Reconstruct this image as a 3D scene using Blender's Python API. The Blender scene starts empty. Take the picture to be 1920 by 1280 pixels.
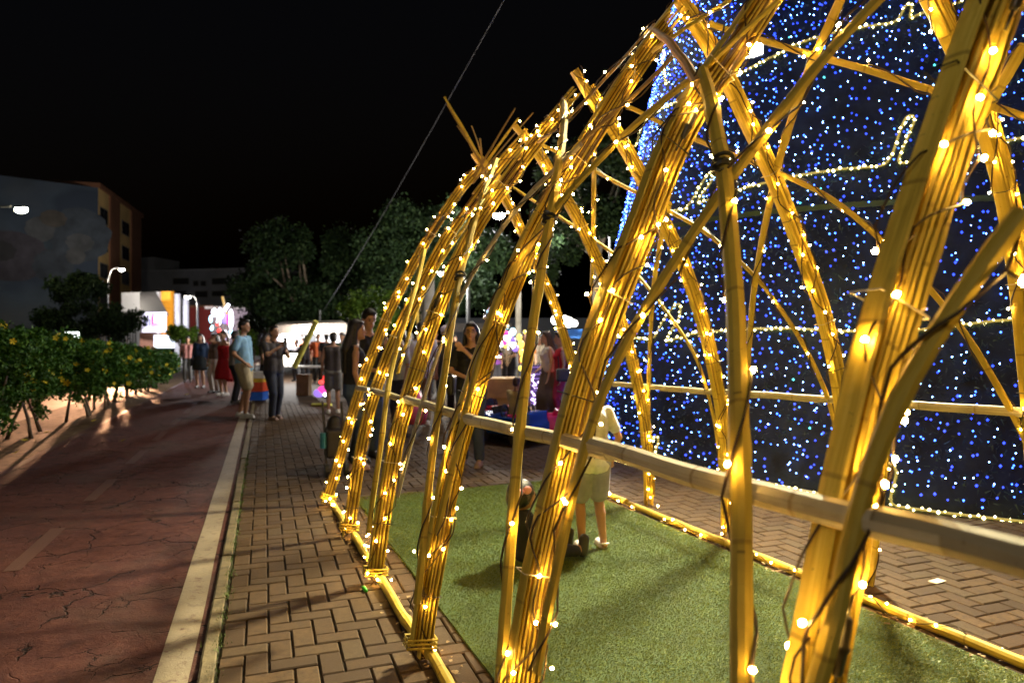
import bpy, bmesh, math, random
import numpy as np
from mathutils import Vector, Matrix
random.seed(7); rng = np.random.default_rng(7)
sc = bpy.context.scene
C = sc.collection
# ---------------------------------------------------------------- camera, world, exposure
EYE = 1.42
cam_d = bpy.data.cameras.new('camera'); cam = bpy.data.objects.new('camera', cam_d); C.objects.link(cam)
cam.location = (0, 0, EYE); cam.rotation_euler = (math.radians(90), 0, 0)
cam_d.lens = 24; cam_d.sensor_width = 36; cam_d.clip_start = .05; cam_d.clip_end = 600
cam_d.dof.use_dof = True; cam_d.dof.focus_distance = 2.9; cam_d.dof.aperture_fstop = 2.5; cam_d.dof.aperture_blades = 0
sc.camera = cam
w = bpy.data.worlds.new('World'); sc.world = w; w.use_nodes = True
nt = w.node_tree; nt.nodes.clear()
sky = nt.nodes.new('ShaderNodeTexSky'); sky.sky_type = 'NISHITA'; sky.sun_disc = False
sky.sun_elevation = math.radians(-4); sky.sun_rotation = math.radians(200)
bg = nt.nodes.new('ShaderNodeBackground'); bg.inputs['Strength'].default_value = .12
wo = nt.nodes.new('ShaderNodeOutputWorld')
nt.links.new(sky.outputs[0], bg.inputs[0]); nt.links.new(bg.outputs[0], wo.inputs[0])
vs = sc.view_settings; vs.view_transform = 'Standard'; vs.look = 'None'; vs.exposure = 0; vs.gamma = 1; vs.use_curve_mapping = False
cy = sc.cycles
try:
    cy.use_denoising = True; cy.denoiser = 'OPENIMAGEDENOISE'
    cy.use_light_tree = True; cy.max_bounces = 5; cy.diffuse_bounces = 3; cy.glossy_bounces = 2
    cy.sample_clamp_indirect = 4; cy.sample_clamp_direct = 0
    cy.caustics_reflective = False; cy.caustics_refractive = False
except Exception: pass

# ---------------------------------------------------------------- frames
th = math.atan(530 / 1280); CT, ST = math.cos(th), math.sin(th)      # tunnel axis
def T(a, s, z=0.): return Vector((a * CT - s * ST, a * ST + s * CT, z))
tp = math.atan(465 / 1280); CP, SP = math.cos(tp), math.sin(tp)      # cycle path axis
def P(a, s, z=0.): return Vector((a * CP - s * SP, a * SP + s * CP, z))
TROT = th; PROT = tp

# ---------------------------------------------------------------- helpers
def tag(o, label=None, cat=None, group=None, kind=None):
    if label: o['label'] = label
    if cat: o['category'] = cat
    if group: o['group'] = group
    if kind: o['kind'] = kind
    return o
def empty(name, loc=(0, 0, 0), rz=0, parent=None):
    o = bpy.data.objects.new(name, None); C.objects.link(o); o.location = loc; o.rotation_euler = (0, 0, rz)
    if parent: o.parent = parent
    return o
def mesh_np(name, verts, faces, m=None, parent=None, smooth=False, uv=None, fcol=None):
    me = bpy.data.meshes.new(name)
    me.from_pydata([tuple(v) for v in verts] if not isinstance(verts, np.ndarray) else verts.tolist(), [], faces if not isinstance(faces, np.ndarray) else faces.tolist())
    if m: me.materials.append(m)
    if smooth: me.polygons.foreach_set('use_smooth', [True] * len(me.polygons))
    if uv is not None:
        ul = me.uv_layers.new(name='UVMap'); vi = np.empty(len(me.loops), dtype=np.int32); me.loops.foreach_get('vertex_index', vi)
        ul.data.foreach_set('uv', np.asarray(uv, dtype=np.float32)[vi].ravel())
    if fcol is not None:
        at = me.attributes.new('tint', 'FLOAT', 'FACE'); at.data.foreach_set('value', np.asarray(fcol, dtype=np.float32))
    me.update()
    o = bpy.data.objects.new(name, me); C.objects.link(o)
    if parent: o.parent = parent
    return o
def link_copy(src, parent=None, name=None):
    o = src.copy(); C.objects.link(o)
    if parent: o.parent = parent
    return o
class MB:
    def __init__(s): s.v = []; s.f = []; s.uv = []
    def add(s, v, f, uv=None):
        n = len(s.v); s.v += [tuple(x) for x in v]; s.f += [tuple(i + n for i in q) for q in f]
        s.uv += list(uv) if uv is not None else [(0, 0)] * len(v)
    def box(s, c, d, rz=0, tilt=None):
        x, y, z = d[0] / 2, d[1] / 2, d[2] / 2
        M = Matrix.Rotation(rz, 3, 'Z')
        if tilt is not None: M = M @ tilt
        vs = [Vector(c) + M @ Vector((sx * x, sy * y, sz * z)) for sz in (-1, 1) for sx, sy in ((-1, -1), (1, -1), (1, 1), (-1, 1))]
        s.add(vs, [(3, 2, 1, 0), (4, 5, 6, 7), (0, 1, 5, 4), (1, 2, 6, 5), (2, 3, 7, 6), (3, 0, 4, 7)])
    def tube(s, pts, r, n=8, cap=True, rx=None):
        pts = [Vector(p) for p in pts]; k = len(pts)
        rr = r if hasattr(r, '__len__') else [r] * k
        ref = Vector((0, 0, 1)); vs = []; uv = []; L = 0
        prev = None
        for i, p in enumerate(pts):
            t = (pts[min(i + 1, k - 1)] - pts[max(i - 1, 0)])
            if t.length < 1e-9: t = Vector((0, 0, 1))
            t.normalize()
            if prev is None:
                u = t.cross(ref)
                if u.length < .05: u = t.cross(Vector((1, 0, 0)))
            else:
                u = prev - t * prev.dot(t)
                if u.length < 1e-6: u = t.orthogonal()
            u.normalize(); prev = u; b = t.cross(u)
            if i: L += (p - pts[i - 1]).length
            for j in range(n):
                a = 2 * math.pi * j / n
                vs.append(p + (u * math.cos(a) + b * math.sin(a)) * rr[i]); uv.append((L, j / n))
        fs = [(i * n + j, i * n + (j + 1) % n, (i + 1) * n + (j + 1) % n, (i + 1) * n + j) for i in range(k - 1) for j in range(n)]
        if cap: fs += [tuple(range(n - 1, -1, -1)), tuple((k - 1) * n + j for j in range(n))]
        s.add(vs, fs, uv)
    def ball(s, c, r, seg=10, rings=6, M=None):
        c = Vector(c); r = Vector(r) if hasattr(r, '__len__') else Vector((r, r, r))
        vs = [c + (M @ Vector((0, 0, r.z)) if M else Vector((0, 0, r.z)))]
        for i in range(1, rings):
            a = math.pi * i / rings
            for j in range(seg):
                b = 2 * math.pi * j / seg
                v = Vector((r.x * math.sin(a) * math.cos(b), r.y * math.sin(a) * math.sin(b), r.z * math.cos(a)))
                vs.append(c + (M @ v if M else v))
        vs.append(c - (M @ Vector((0, 0, r.z)) if M else Vector((0, 0, r.z))))
        fs = [(0, 1 + j, 1 + (j + 1) % seg) for j in range(seg)]
        for i in range(rings - 2):
            for j in range(seg):
                a0 = 1 + i * seg; fs.append((a0 + j, a0 + seg + j, a0 + seg + (j + 1) % seg, a0 + (j + 1) % seg))
        e = len(vs) - 1; a0 = 1 + (rings - 2) * seg
        fs += [(e, a0 + (j + 1) % seg, a0 + j) for j in range(seg)]
        s.add(vs, fs)
    def build(s, name, m, parent=None, smooth=False, uv=False):
        return mesh_np(name, s.v, s.f, m, parent, smooth, s.uv if uv else None)

# ---------------------------------------------------------------- materials
def nodes(m):
    m.use_nodes = True; n = m.node_tree; return n, n.nodes['Principled BSDF'], n.links
def ramp(n, fac, stops, interp='LINEAR'):
    r = n.nodes.new('ShaderNodeValToRGB'); r.color_ramp.interpolation = interp
    e = r.color_ramp.elements
    while len(e) < len(stops): e.new(.5)
    for q, (p, c) in zip(e, stops):
        q.position = p; q.color = (*c, 1) if len(c) == 3 else c
    n.links.new(fac, r.inputs[0]); return r.outputs[0]
def noise(n, vec, scale, detail=4, rough=.6):
    t = n.nodes.new('ShaderNodeTexNoise'); t.inputs['Scale'].default_value = scale; t.inputs['Detail'].default_value = detail; t.inputs['Roughness'].default_value = rough
    if vec is not None: n.links.new(vec, t.inputs['Vector'])
    return t.outputs['Fac']
def mapping(n, src, sc_):
    mp = n.nodes.new('ShaderNodeMapping'); mp.inputs['Scale'].default_value = sc_; n.links.new(src, mp.inputs['Vector']); return mp.outputs[0]
def coords(n, kind='Object'):
    t = n.nodes.new('ShaderNodeTexCoord'); return t.outputs[kind]
def worldpos(n): return n.nodes.new('ShaderNodeNewGeometry').outputs['Position']
def bump(n, b, h, strength=.3, dist=.01):
    q = n.nodes.new('ShaderNodeBump'); q.inputs['Strength'].default_value = strength; q.inputs['Distance'].default_value = dist
    n.links.new(h, q.inputs['Height']); n.links.new(q.outputs[0], b.inputs['Normal'])
def mix(n, fac, a, b, mode='MIX'):
    q = n.nodes.new('ShaderNodeMix'); q.data_type = 'RGBA'; q.blend_type = mode
    for k, v in ((0, fac), (6, a), (7, b)):
        if hasattr(v, 'links') or hasattr(v, 'node'): n.links.new(v, q.inputs[k])
        elif k == 0: q.inputs[0].default_value = v
        else: q.inputs[k].default_value = (*v, 1)
    return q.outputs[2]
def math_n(n, op, a, b=0.):
    q = n.nodes.new('ShaderNodeMath'); q.operation = op
    for k, v in ((0, a), (1, b)):
        if hasattr(v, 'node'): n.links.new(v, q.inputs[k])
        else: q.inputs[k].default_value = v
    return q.outputs[0]
_mats = {}
def mat(name, col, rough=.6, metal=0, vary=.25, nscale=6, bstr=.15, bscale=60, emit=None, estr=0, world=False, spec=None, sheen=0, trans=0):
    if name in _mats: return _mats[name]
    m = bpy.data.materials.new(name); n, b, l = nodes(m); _mats[name] = m
    src = worldpos(n) if world else coords(n)
    f = noise(n, src, nscale, 5)
    lo = tuple(c * (1 - vary) for c in col); hi = tuple(min(1, c * (1 + vary)) for c in col)
    c = ramp(n, f, [(.3, lo), (.7, hi)]); l.new(c, b.inputs['Base Color'])
    b.inputs['Roughness'].default_value = rough; b.inputs['Metallic'].default_value = metal
    if spec is not None: b.inputs['Specular IOR Level'].default_value = spec
    if bstr: bump(n, b, noise(n, src, bscale, 4), bstr, .01)
    if trans: b.inputs['Transmission Weight'].default_value = trans
    if emit: b.inputs['Emission Color'].default_value = (*emit, 1); b.inputs['Emission Strength'].default_value = estr
    return m
def emit_mat(name, col, strength, sample=True):
    if name in _mats: return _mats[name]
    m = bpy.data.materials.new(name); n, b, l = nodes(m); _mats[name] = m
    b.inputs['Base Color'].default_value = (.1, .1, .1, 1); b.inputs['Emission Color'].default_value = (*col, 1); b.inputs['Emission Strength'].default_value = strength
    if not sample:
        try: m.cycles.emission_sampling = 'NONE'
        except Exception: pass
    return m

def bamboo(name, c0, c1, c2, node_gap=.29):
    m = bpy.data.materials.new(name); n, b, l = nodes(m)
    uv = coords(n, 'UV'); oi = n.nodes.new('ShaderNodeObjectInfo')
    off = n.nodes.new('ShaderNodeVectorMath'); off.operation = 'ADD'; l.new(uv, off.inputs[0])
    cx = n.nodes.new('ShaderNodeCombineXYZ'); l.new(math_n(n, 'MULTIPLY', oi.outputs['Random'], 37.), cx.inputs[0]); l.new(math_n(n, 'MULTIPLY', oi.outputs['Random'], 11.), cx.inputs[2]); l.new(cx.outputs[0], off.inputs[1])
    v = off.outputs[0]
    streak = noise(n, mapping(n, v, (1.2, 22, 1)), 2.5, 6, .65)
    fine = noise(n, mapping(n, v, (3, 160, 1)), 2., 4, .6)
    blot = noise(n, mapping(n, v, (4, 5, 1)), 1.3, 4, .6)
    c = ramp(n, streak, [(.28, c0), (.5, c1), (.72, c2)])
    c = mix(n, ramp(n, blot, [(.5, (0, 0, 0)), (.72, (.7, .7, .7))]), c, tuple(x * .55 for x in c0))
    c = mix(n, ramp(n, oi.outputs['Random'], [(0, (0, 0, 0)), (1, (.8, .8, .8))]), c, tuple(x * .5 for x in c1))
    # node ring: a dark line and a pale one every joint
    sx = n.nodes.new('ShaderNodeSeparateXYZ'); l.new(v, sx.inputs[0])
    fr = math_n(n, 'FRACT', math_n(n, 'DIVIDE', sx.outputs[0], node_gap))
    ring = ramp(n, fr, [(0, (.0, .0, .0)), (.012, (1, 1, 1)), (.03, (1, 1, 1)), (.045, (0, 0, 0))])
    c = mix(n, math_n(n, 'MULTIPLY', ring, .55), c, (.2, .12, .02))
    sp = noise(n, mapping(n, v, (60, 60, 1)), 1., 2)
    c = mix(n, ramp(n, sp, [(.70, (0, 0, 0)), (.75, (.6, .6, .6))]), c, (.06, .04, .015))
    l.new(c, b.inputs['Base Color']); b.inputs['Roughness'].default_value = .6; b.inputs['Specular IOR Level'].default_value = .3
    h = math_n(n, 'ADD', math_n(n, 'MULTIPLY', fine, .5), math_n(n, 'MULTIPLY', ring, .8))
    bump(n, b, h, .35, .004)
    return m
M_bam = bamboo('dry_bamboo', (.45, .30, .035), (.72, .52, .07), (.87, .68, .14))
M_bamg = bamboo('weathered_bamboo', (.33, .27, .17), (.5, .43, .29), (.62, .55, .4))
M_bamb = bamboo('brown_bamboo', (.22, .13, .05), (.36, .22, .08), (.5, .34, .14))
M_gapshade = bamboo('gap_shade_brown', (.10, .05, .012), (.17, .09, .022), (.26, .14, .04))  # dark brown that stands for the shade in the slat gaps
M_cable = mat('brown_cable', (.035, .018, .008), .55, bstr=0)
M_tie = mat('black_tie', (.02, .018, .015), .4, bstr=0)
M_tiew = mat('clear_tie', (.75, .65, .5), .25, bstr=0)
M_bulbn = emit_mat('warm_bulb_near', (1, .58, .13), 620); M_bulb = emit_mat('warm_bulb', (1, .58, .13), 330)
M_bulbfar = emit_mat('warm_bulb_far', (1, .58, .13), 200)
# ================================================================ SETTING: ground, path, pavement
def sheet(name, pts, m, kind='structure', z=None, thick=0):
    v = [tuple(p) for p in pts]; f = [tuple(range(len(v)))]
    if thick:
        n = len(v); v += [(p[0], p[1], p[2] - thick) for p in v]
        f += [(i, i + n, (i + 1) % n + n, (i + 1) % n) for i in range(n)]
    o = mesh_np(name, v, f, m); o['kind'] = kind; return o
M_ground = mat('asphalt_ground', (.055, .05, .045), .85, vary=.3, nscale=.4, bstr=.5, bscale=25, world=True)
sheet('ground', [(-400, -60, -.05), (400, -60, -.05), (400, 500, -.05), (-400, 500, -.05)], M_ground)

def path_material():
    m = bpy.data.materials.new('red_asphalt'); n, b, l = nodes(m); w_ = worldpos(n)
    big = noise(n, w_, .9, 6, .65); mid = noise(n, w_, 9, 6, .7); fine = noise(n, w_, 90, 5, .8)
    c = ramp(n, mid, [(.3, (.055, .016, .014)), (.5, (.10, .029, .022)), (.72, (.16, .054, .038))])
    c = mix(n, ramp(n, big, [(.5, (0, 0, 0)), (.72, (.62, .62, .62))]), c, (.11, .075, .055))
    c = mix(n, ramp(n, fine, [(.35, (.65, .65, .65)), (.6, (0, 0, 0))]), c, (.05, .018, .015))
    # cracks: warped cell borders, thinned to patches
    wv = n.nodes.new('ShaderNodeTexNoise'); wv.inputs['Scale'].default_value = 7; wv.inputs['Detail'].default_value = 8; l.new(w_, wv.inputs['Vector'])
    ad = n.nodes.new('ShaderNodeVectorMath'); ad.operation = 'MULTIPLY_ADD'; ad.inputs[1].default_value = (.22, .22, .22)
    l.new(wv.outputs['Color'], ad.inputs[0]); l.new(w_, ad.inputs[2])
    cr = None
    for s_, wd, msc, t0 in ((1.7, .014, 1.3, .46), (4.6, .014, 2.1, .52)):
        vo = n.nodes.new('ShaderNodeTexVoronoi'); vo.feature = 'DISTANCE_TO_EDGE'; vo.inputs['Scale'].default_value = s_; l.new(ad.outputs[0], vo.inputs['Vector'])
        e = ramp(n, vo.outputs['Distance'], [(0, (1, 1, 1)), (wd, (0, 0, 0))])
        k = ramp(n, noise(n, w_, msc, 3), [(t0, (0, 0, 0)), (t0 + .05, (1, 1, 1))])
        e = math_n(n, 'MULTIPLY', e, k); cr = e if cr is None else math_n(n, 'MAXIMUM', cr, e)
    c = mix(n, cr, c, (.008, .006, .005)); l.new(c, b.inputs['Base Color'])
    b.inputs['Roughness'].default_value = .74; b.inputs['Specular IOR Level'].default_value = .22
    h = math_n(n, 'ADD', math_n(n, 'MULTIPLY', fine, .6), math_n(n, 'MULTIPLY', mid, 1.4))
    h = math_n(n, 'SUBTRACT', h, math_n(n, 'MULTIPLY', cr, 2.)); bump(n, b, h, 1., .016)
    return m
M_path = path_material()
sheet('cycle_path', [P(-2.75, -6, -.022), P(-.24, -6, -.022), P(-.24, 60, -.022), P(-2.75, 60, -.022)], M_path)
def paint_material(name, col, t):
    m = bpy.data.materials.new(name); n, b, l = nodes(m); w_ = worldpos(n)
    wear = ramp(n, noise(n, w_, 14, 6, .75), [(t, (0, 0, 0)), (t + .12, (.9, .9, .9))])
    c = ramp(n, noise(n, w_, 2.5, 4), [(.3, tuple(x * .7 for x in col)), (.7, col)])
    c = mix(n, wear, c, (.10, .04, .03))
    vo = n.nodes.new('ShaderNodeTexVoronoi'); vo.feature = 'DISTANCE_TO_EDGE'; vo.inputs['Scale'].default_value = 2.1
    wv = n.nodes.new('ShaderNodeTexNoise'); wv.inputs['Scale'].default_value = 5; l.new(w_, wv.inputs['Vector'])
    ad = n.nodes.new('ShaderNodeVectorMath'); ad.operation = 'MULTIPLY_ADD'; ad.inputs[1].default_value = (.3, .3, .3); l.new(wv.outputs['Color'], ad.inputs[0]); l.new(w_, ad.inputs[2]); l.new(ad.outputs[0], vo.inputs['Vector'])
    e = ramp(n, vo.outputs['Distance'], [(0, (1, 1, 1)), (.012, (0, 0, 0))])
    c = mix(n, math_n(n, 'MULTIPLY', e, .35), c, (.05, .03, .02))
    l.new(c, b.inputs['Base Color']); b.inputs['Roughness'].default_value = .6
    bump(n, b, noise(n, w_, 60, 5, .8), .6, .01); return m
M_paint = paint_material('worn_white_paint', (.31, .24, .16), .55)
M_paint2 = paint_material('faded_paint', (.125, .058, .042), .34)
def strip(name, a0, a1, s0, s1, z, m, k=14):
    v = []; f = []
    for i in range(k + 1):
        s = s0 + (s1 - s0) * i / k
        v += [P(a0 + rng.uniform(-.004, .004), s, z), P(a1 + rng.uniform(-.004, .004), s, z)]
        if i: f.append((2 * i - 2, 2 * i - 1, 2 * i + 1, 2 * i))
    o = mesh_np(name, v, f, m); o['kind'] = 'structure'; return o
strip('edge_line', -.445, -.305, -4, 50, -.018, M_paint, 60)
strip('far_edge_line', -2.74, -2.64, 3, 50, -.018, M_paint2, 30)
for i in range(10): strip('centre_dash', -1.54, -1.44, 5.1 + i * 2.0, 6.15 + i * 2.0, -.018, M_paint2, 6)
M_soil = mat('dry_soil', (.13, .085, .05), .95, vary=.55, nscale=7, bstr=.8, bscale=30, world=True, spec=.1)
# planting bed with an uneven surface
NX, NY = 16, 220; v = []; f = []
for j in range(NY):
    for i in range(NX):
        a = -4.15 + 1.42 * i / (NX - 1); s = -3 + 40 * j / (NY - 1)
        edge = math.sin(math.pi * i / (NX - 1))
        v.append(P(a, s, -.016 + edge * (.012 + .014 * math.sin(s * 2.1 + a * 5) * math.sin(s * .7) + rng.uniform(-.012, .012))))
        if i and j: f.append(((j - 1) * NX + i - 1, (j - 1) * NX + i, j * NX + i, j * NX + i - 1))
bed = mesh_np('planting_bed', v, f, M_soil, smooth=True); bed['kind'] = 'structure'
M_walk = mat('pale_paving', (.42, .34, .27), .8, vary=.2, nscale=1.5, bstr=.4, bscale=30, world=True)
sheet('sidewalk', [P(-7.6, -3, -.012), P(-4.14, -3, -.012), P(-4.14, 60, -.012), P(-7.6, 60, -.012)], M_walk)

# kerb stones between path and pavement
M_kerb = mat('mossy_concrete', (.14, .105, .055), .85, vary=.45, nscale=9, bstr=.6, bscale=50, world=True)
kerb = empty('kerb'); kerb['kind'] = 'structure'
for i in range(36):
    mb = MB(); s0 = -1.5 + i * .8
    z1 = .006 + rng.uniform(-.006, .008); a0 = -.262 + rng.uniform(-.006, .006); a1 = -.2 + rng.uniform(-.003, .003)
    vs_ = [];
    for (a, z) in ((a0, -.05), (a0, z1 - .008), (a0 + .01, z1), (a1 - .006, z1), (a1, z1 - .006), (a1, -.05)):
        for s in (s0 + .004, s0 + .792): vs_.append(P(a, s, z))
    fs_ = [(2 * k, 2 * k + 1, 2 * k + 3, 2 * k + 2) for k in range(5)] + [(0, 2, 4, 6, 8, 10), (11, 9, 7, 5, 3, 1)]
    mb.add(vs_, fs_); mb.build('kerb_stone', M_kerb, kerb)

# brick pavement: 90 degree herringbone
def brick_mat(name, attr):
    m = bpy.data.materials.new(name); n, b, l = nodes(m); w_ = worldpos(n)
    if attr:
        at = n.nodes.new('ShaderNodeAttribute'); at.attribute_name = 'tint'; r_ = at.outputs['Fac']
    else: r_ = n.nodes.new('ShaderNodeObjectInfo').outputs['Random']
    c = ramp(n, r_, [(0, (.045, .024, .012)), (.35, (.08, .044, .021)), (.7, (.11, .062, .028)), (1, (.075, .05, .028))])
    g = noise(n, w_, 22, 6, .75); c = mix(n, ramp(n, g, [(.38, (.75, .75, .75)), (.62, (0, 0, 0))]), c, (.045, .026, .014))
    d = noise(n, w_, 1.3, 4); c = mix(n, ramp(n, d, [(.4, (.5, .5, .5)), (.65, (0, 0, 0))]), c, (.07, .045, .026))
    l.new(c, b.inputs['Base Color']); b.inputs['Roughness'].default_value = .72; b.inputs['Specular IOR Level'].default_value = .15
    bump(n, b, noise(n, w_, 130, 5, .8), .7, .006); return m
M_br = brick_mat('brick_paver', False); M_brs = brick_mat('brick_paver_mass', True)
M_joint = mat('joint_sand', (.045, .035, .025), .95, vary=.4, nscale=20, bstr=.5, bscale=80, world=True)
pave = sheet('pavement', [P(-.2, -4, -.014), P(12, -4, -.014), P(30, 60, -.014), P(-.2, 60, -.014)], M_joint)
U = .104; J = .0035
def brick_template(w_, d_):
    x, y = w_ / 2 - J, d_ / 2 - J; c = .006
    vs_ = [(sx * x, sy * y, -.03) for sx, sy in ((-1, -1), (1, -1), (1, 1), (-1, 1))] + [(sx * x, sy * y, -c) for sx, sy in ((-1, -1), (1, -1), (1, 1), (-1, 1))] + [(sx * (x - c), sy * (y - c), 0) for sx, sy in ((-1, -1), (1, -1), (1, 1), (-1, 1))]
    fs_ = [(0, 1, 5, 4), (1, 2, 6, 5), (2, 3, 7, 6), (3, 0, 4, 7), (4, 5, 9, 8), (5, 6, 10, 9), (6, 7, 11, 10), (7, 4, 8, 11), (8, 9, 10, 11)]
    return vs_, fs_
bv, bf = brick_template(2 * U, U)
def tun(p): return (p.x * CT + p.y * ST, -p.x * ST + p.y * CT)
bl = []
for iy in range(-6, 165):
    for ix in range(-1, 90):
        k = (ix - iy) % 4
        if k == 0: a, s, r_ = (ix + 1) * U, (iy + .5) * U, 0
        elif k == 3: a, s, r_ = (ix + .5) * U, (iy + 1) * U, 1
        else: continue
        a -= .188
        half = U if not r_ else U / 2
        if a - half < -.197:
            if r_ or a + half < -.12: continue
            r_ = 2; a = a + half - U / 2          # a cut half brick at the kerb
        p = P(a, s)
        if p.y < .9 or abs(p.x) > p.y * .80 + .3 or p.y > 17: continue
        q = tun(p)
        if 1.12 < q[0] < 2.95 and q[1] < 6.1: continue
        # clipped bricks at the kerb become short ones
        dist = math.hypot(p.x, p.y)
        rise = rng.uniform(-.0025, .0025)
        bl.append((dist, p, r_, a, rise))
bl.sort(key=lambda t: t[0])
seen = [b for b in bl if abs(b[1].x) < b[1].y * .76 and b[1].y > 2.75]
first = set(id(b) for b in seen[:300])
tmpl = None; v = []; f = []; tint = []
for b in bl:
    _, p, r_, a, rise = b
    ang = PROT + (math.pi / 2 if r_ == 1 else 0) + rng.uniform(-.006, .006)
    if r_ == 2: bvv = [(x * .5, y, z) for x, y, z in bv]
    else: bvv = bv
    if id(b) in first and r_ != 2:
        if tmpl is None:
            tmpl = mesh_np('brick', bv, bf, M_br, pave); o = tmpl
        else: o = link_copy(tmpl, pave)
        o.location = (p.x, p.y, rise); o.rotation_euler = (rng.uniform(-.012, .012), rng.uniform(-.012, .012), ang)
    else:
        n0 = len(v); ca, sa = math.cos(ang), math.sin(ang); tx, ty = rng.uniform(-.01, .01, 2)
        for (x, y, z) in bvv: v.append((p.x + x * ca - y * sa, p.y + x * sa + y * ca, z + rise + x * tx + y * ty))
        f += [tuple(i + n0 for i in q) for q in bf]; tint += [rng.uniform(0, 1)] * len(bf)
bm_ = mesh_np('brick_field', v, f, M_brs, pave, fcol=tint); bm_['kind'] = 'stuff'
far_m = brick_mat('far_paving', True)
sheet('far_pavement', [P(-.19, 16.6, -.004), P(16, 16.6, -.004), P(34, 60, -.004), P(-.19, 60, -.004)], far_m)

# weeds and litter at the kerb
M_weed = mat('weed_green', (.10, .15, .03), .7, bstr=0)
v = []; f = []
for i in range(2600):
    if i % 3:
        cl = rng.integers(0, 26); s = 1.2 + cl * .33 + rng.normal(0, .05); a = -.195 + rng.normal(0, .018)
    else: s = rng.uniform(1, 9); a = -.196 + rng.normal(0, .008)
    p = P(a, s, 0); h = rng.uniform(.004, .022); d = rng.uniform(0, 6.28); wd = rng.uniform(.0015, .003)
    n0 = len(v); dx, dy = math.cos(d), math.sin(d)
    v += [(p.x - dy * wd, p.y + dx * wd, -.004), (p.x + dy * wd, p.y - dx * wd, -.004), (p.x + dx * h * .8, p.y + dy * h * .8, h)]; f.append((n0, n0 + 1, n0 + 2))
mesh_np('weeds', v, f, M_weed)['kind'] = 'stuff'
# scraps and dry leaves beside the ground poles
v = []; f = []
for i in range(500):
    if i % 2: q = T(.84 + rng.normal(0, .05), rng.uniform(1.7, 6.2), .006)
    else: q = T(3.16 + rng.normal(0, .05), rng.uniform(1.2, 6.2), .012)
    n0 = len(v); r_ = rng.uniform(.004, .014)
    for k in range(4):
        a = k * 1.57 + rng.uniform(-.5, .5); v.append((q.x + r_ * math.cos(a) * (1.8 if k % 2 else 1), q.y + r_ * math.sin(a), q.z + rng.uniform(0, .008)))
    f.append((n0, n0 + 1, n0 + 2, n0 + 3))
mesh_np('leaf_litter', v, f, mat('dry_leaf', (.3, .2, .1), .8, vary=.5))['kind'] = 'stuff'

# ================================================================ artificial turf
def turf_mat():
    m = bpy.data.materials.new('artificial_turf'); n, b, l = nodes(m); w_ = worldpos(n)
    oi = n.nodes.new('ShaderNodeAttribute'); oi.attribute_name = 'tint'
    c = ramp(n, oi.outputs['Fac'], [(0, (.13, .155, .005)), (.5, (.20, .225, .007)), (.95, (.25, .27, .014)), (1, (.38, .40, .08))])
    g = noise(n, mapping(n, w_, (1, 1, 0)), 2.2, 5, .6); c = mix(n, ramp(n, g, [(.42, (.45, .45, .45)), (.6, (0, 0, 0))]), c, (.14, .155, .006))
    l.new(c, b.inputs['Base Color']); b.inputs['Roughness'].default_value = .42; b.inputs['Specular IOR Level'].default_value = .35
    return m
M_turf = turf_mat()
turf = sheet('grass_carpet', [T(1.0, -.5, .012), T(3.1, -.5, .012), T(3.1, 6.32, .012), T(1.05, 6.12, .012)], mat('turf_backing', (.03, .06, .012), .9, world=True), thick=.01)
tag(turf, 'rectangular green artificial grass carpet under the bamboo tunnel', 'grass carpet'); turf['kind'] = 'thing'
N = 520000
s = 1 + 5.25 * rng.random(N) ** 1.5; a = 1.02 + 2.07 * rng.random(N)
wob = .015 * np.sin(s * 9) + .008 * np.sin(s * 31)
a = np.clip(a, 1.0 + wob + .03 * (s > 5), 3.1)
keep = (a * ST + s * CT > 1.9); s = s[keep]; a = a[keep]; N = len(s)
X = a * CT - s * ST; Y = a * ST + s * CT
ang = rng.uniform(0, 6.283, N); h = rng.uniform(.003, .009, N); wd = rng.uniform(.0007, .0013, N) * (1 + Y * .12)
lx = rng.normal(.004, .005, N); ly = rng.normal(-.004, .005, N)
V = np.empty((N, 3, 3))
V[:, 0] = np.stack([X - np.cos(ang) * wd, Y - np.sin(ang) * wd, np.full(N, .012)], 1)
V[:, 1] = np.stack([X + np.cos(ang) * wd, Y + np.sin(ang) * wd, np.full(N, .012)], 1)
V[:, 2] = np.stack([X + lx, Y + ly, .012 + h], 1)
me = bpy.data.meshes.new('grass_blades'); me.vertices.add(3 * N); me.vertices.foreach_set('co', V.ravel())
me.loops.add(3 * N); me.loops.foreach_set('vertex_index', np.arange(3 * N, dtype=np.int32)); me.polygons.add(N)
me.polygons.foreach_set('loop_start', np.arange(0, 3 * N, 3, dtype=np.int32)); me.polygons.foreach_set('loop_total', np.full(N, 3, dtype=np.int32))
at = me.attributes.new('tint', 'FLOAT', 'FACE'); at.data.foreach_set('value', rng.random(N).astype(np.float32)); me.materials.append(M_turf); me.update(); me.validate()
gb = bpy.data.objects.new('grass_blades', me); C.objects.link(gb); gb.parent = turf; gb['kind'] = 'stuff'
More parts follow.
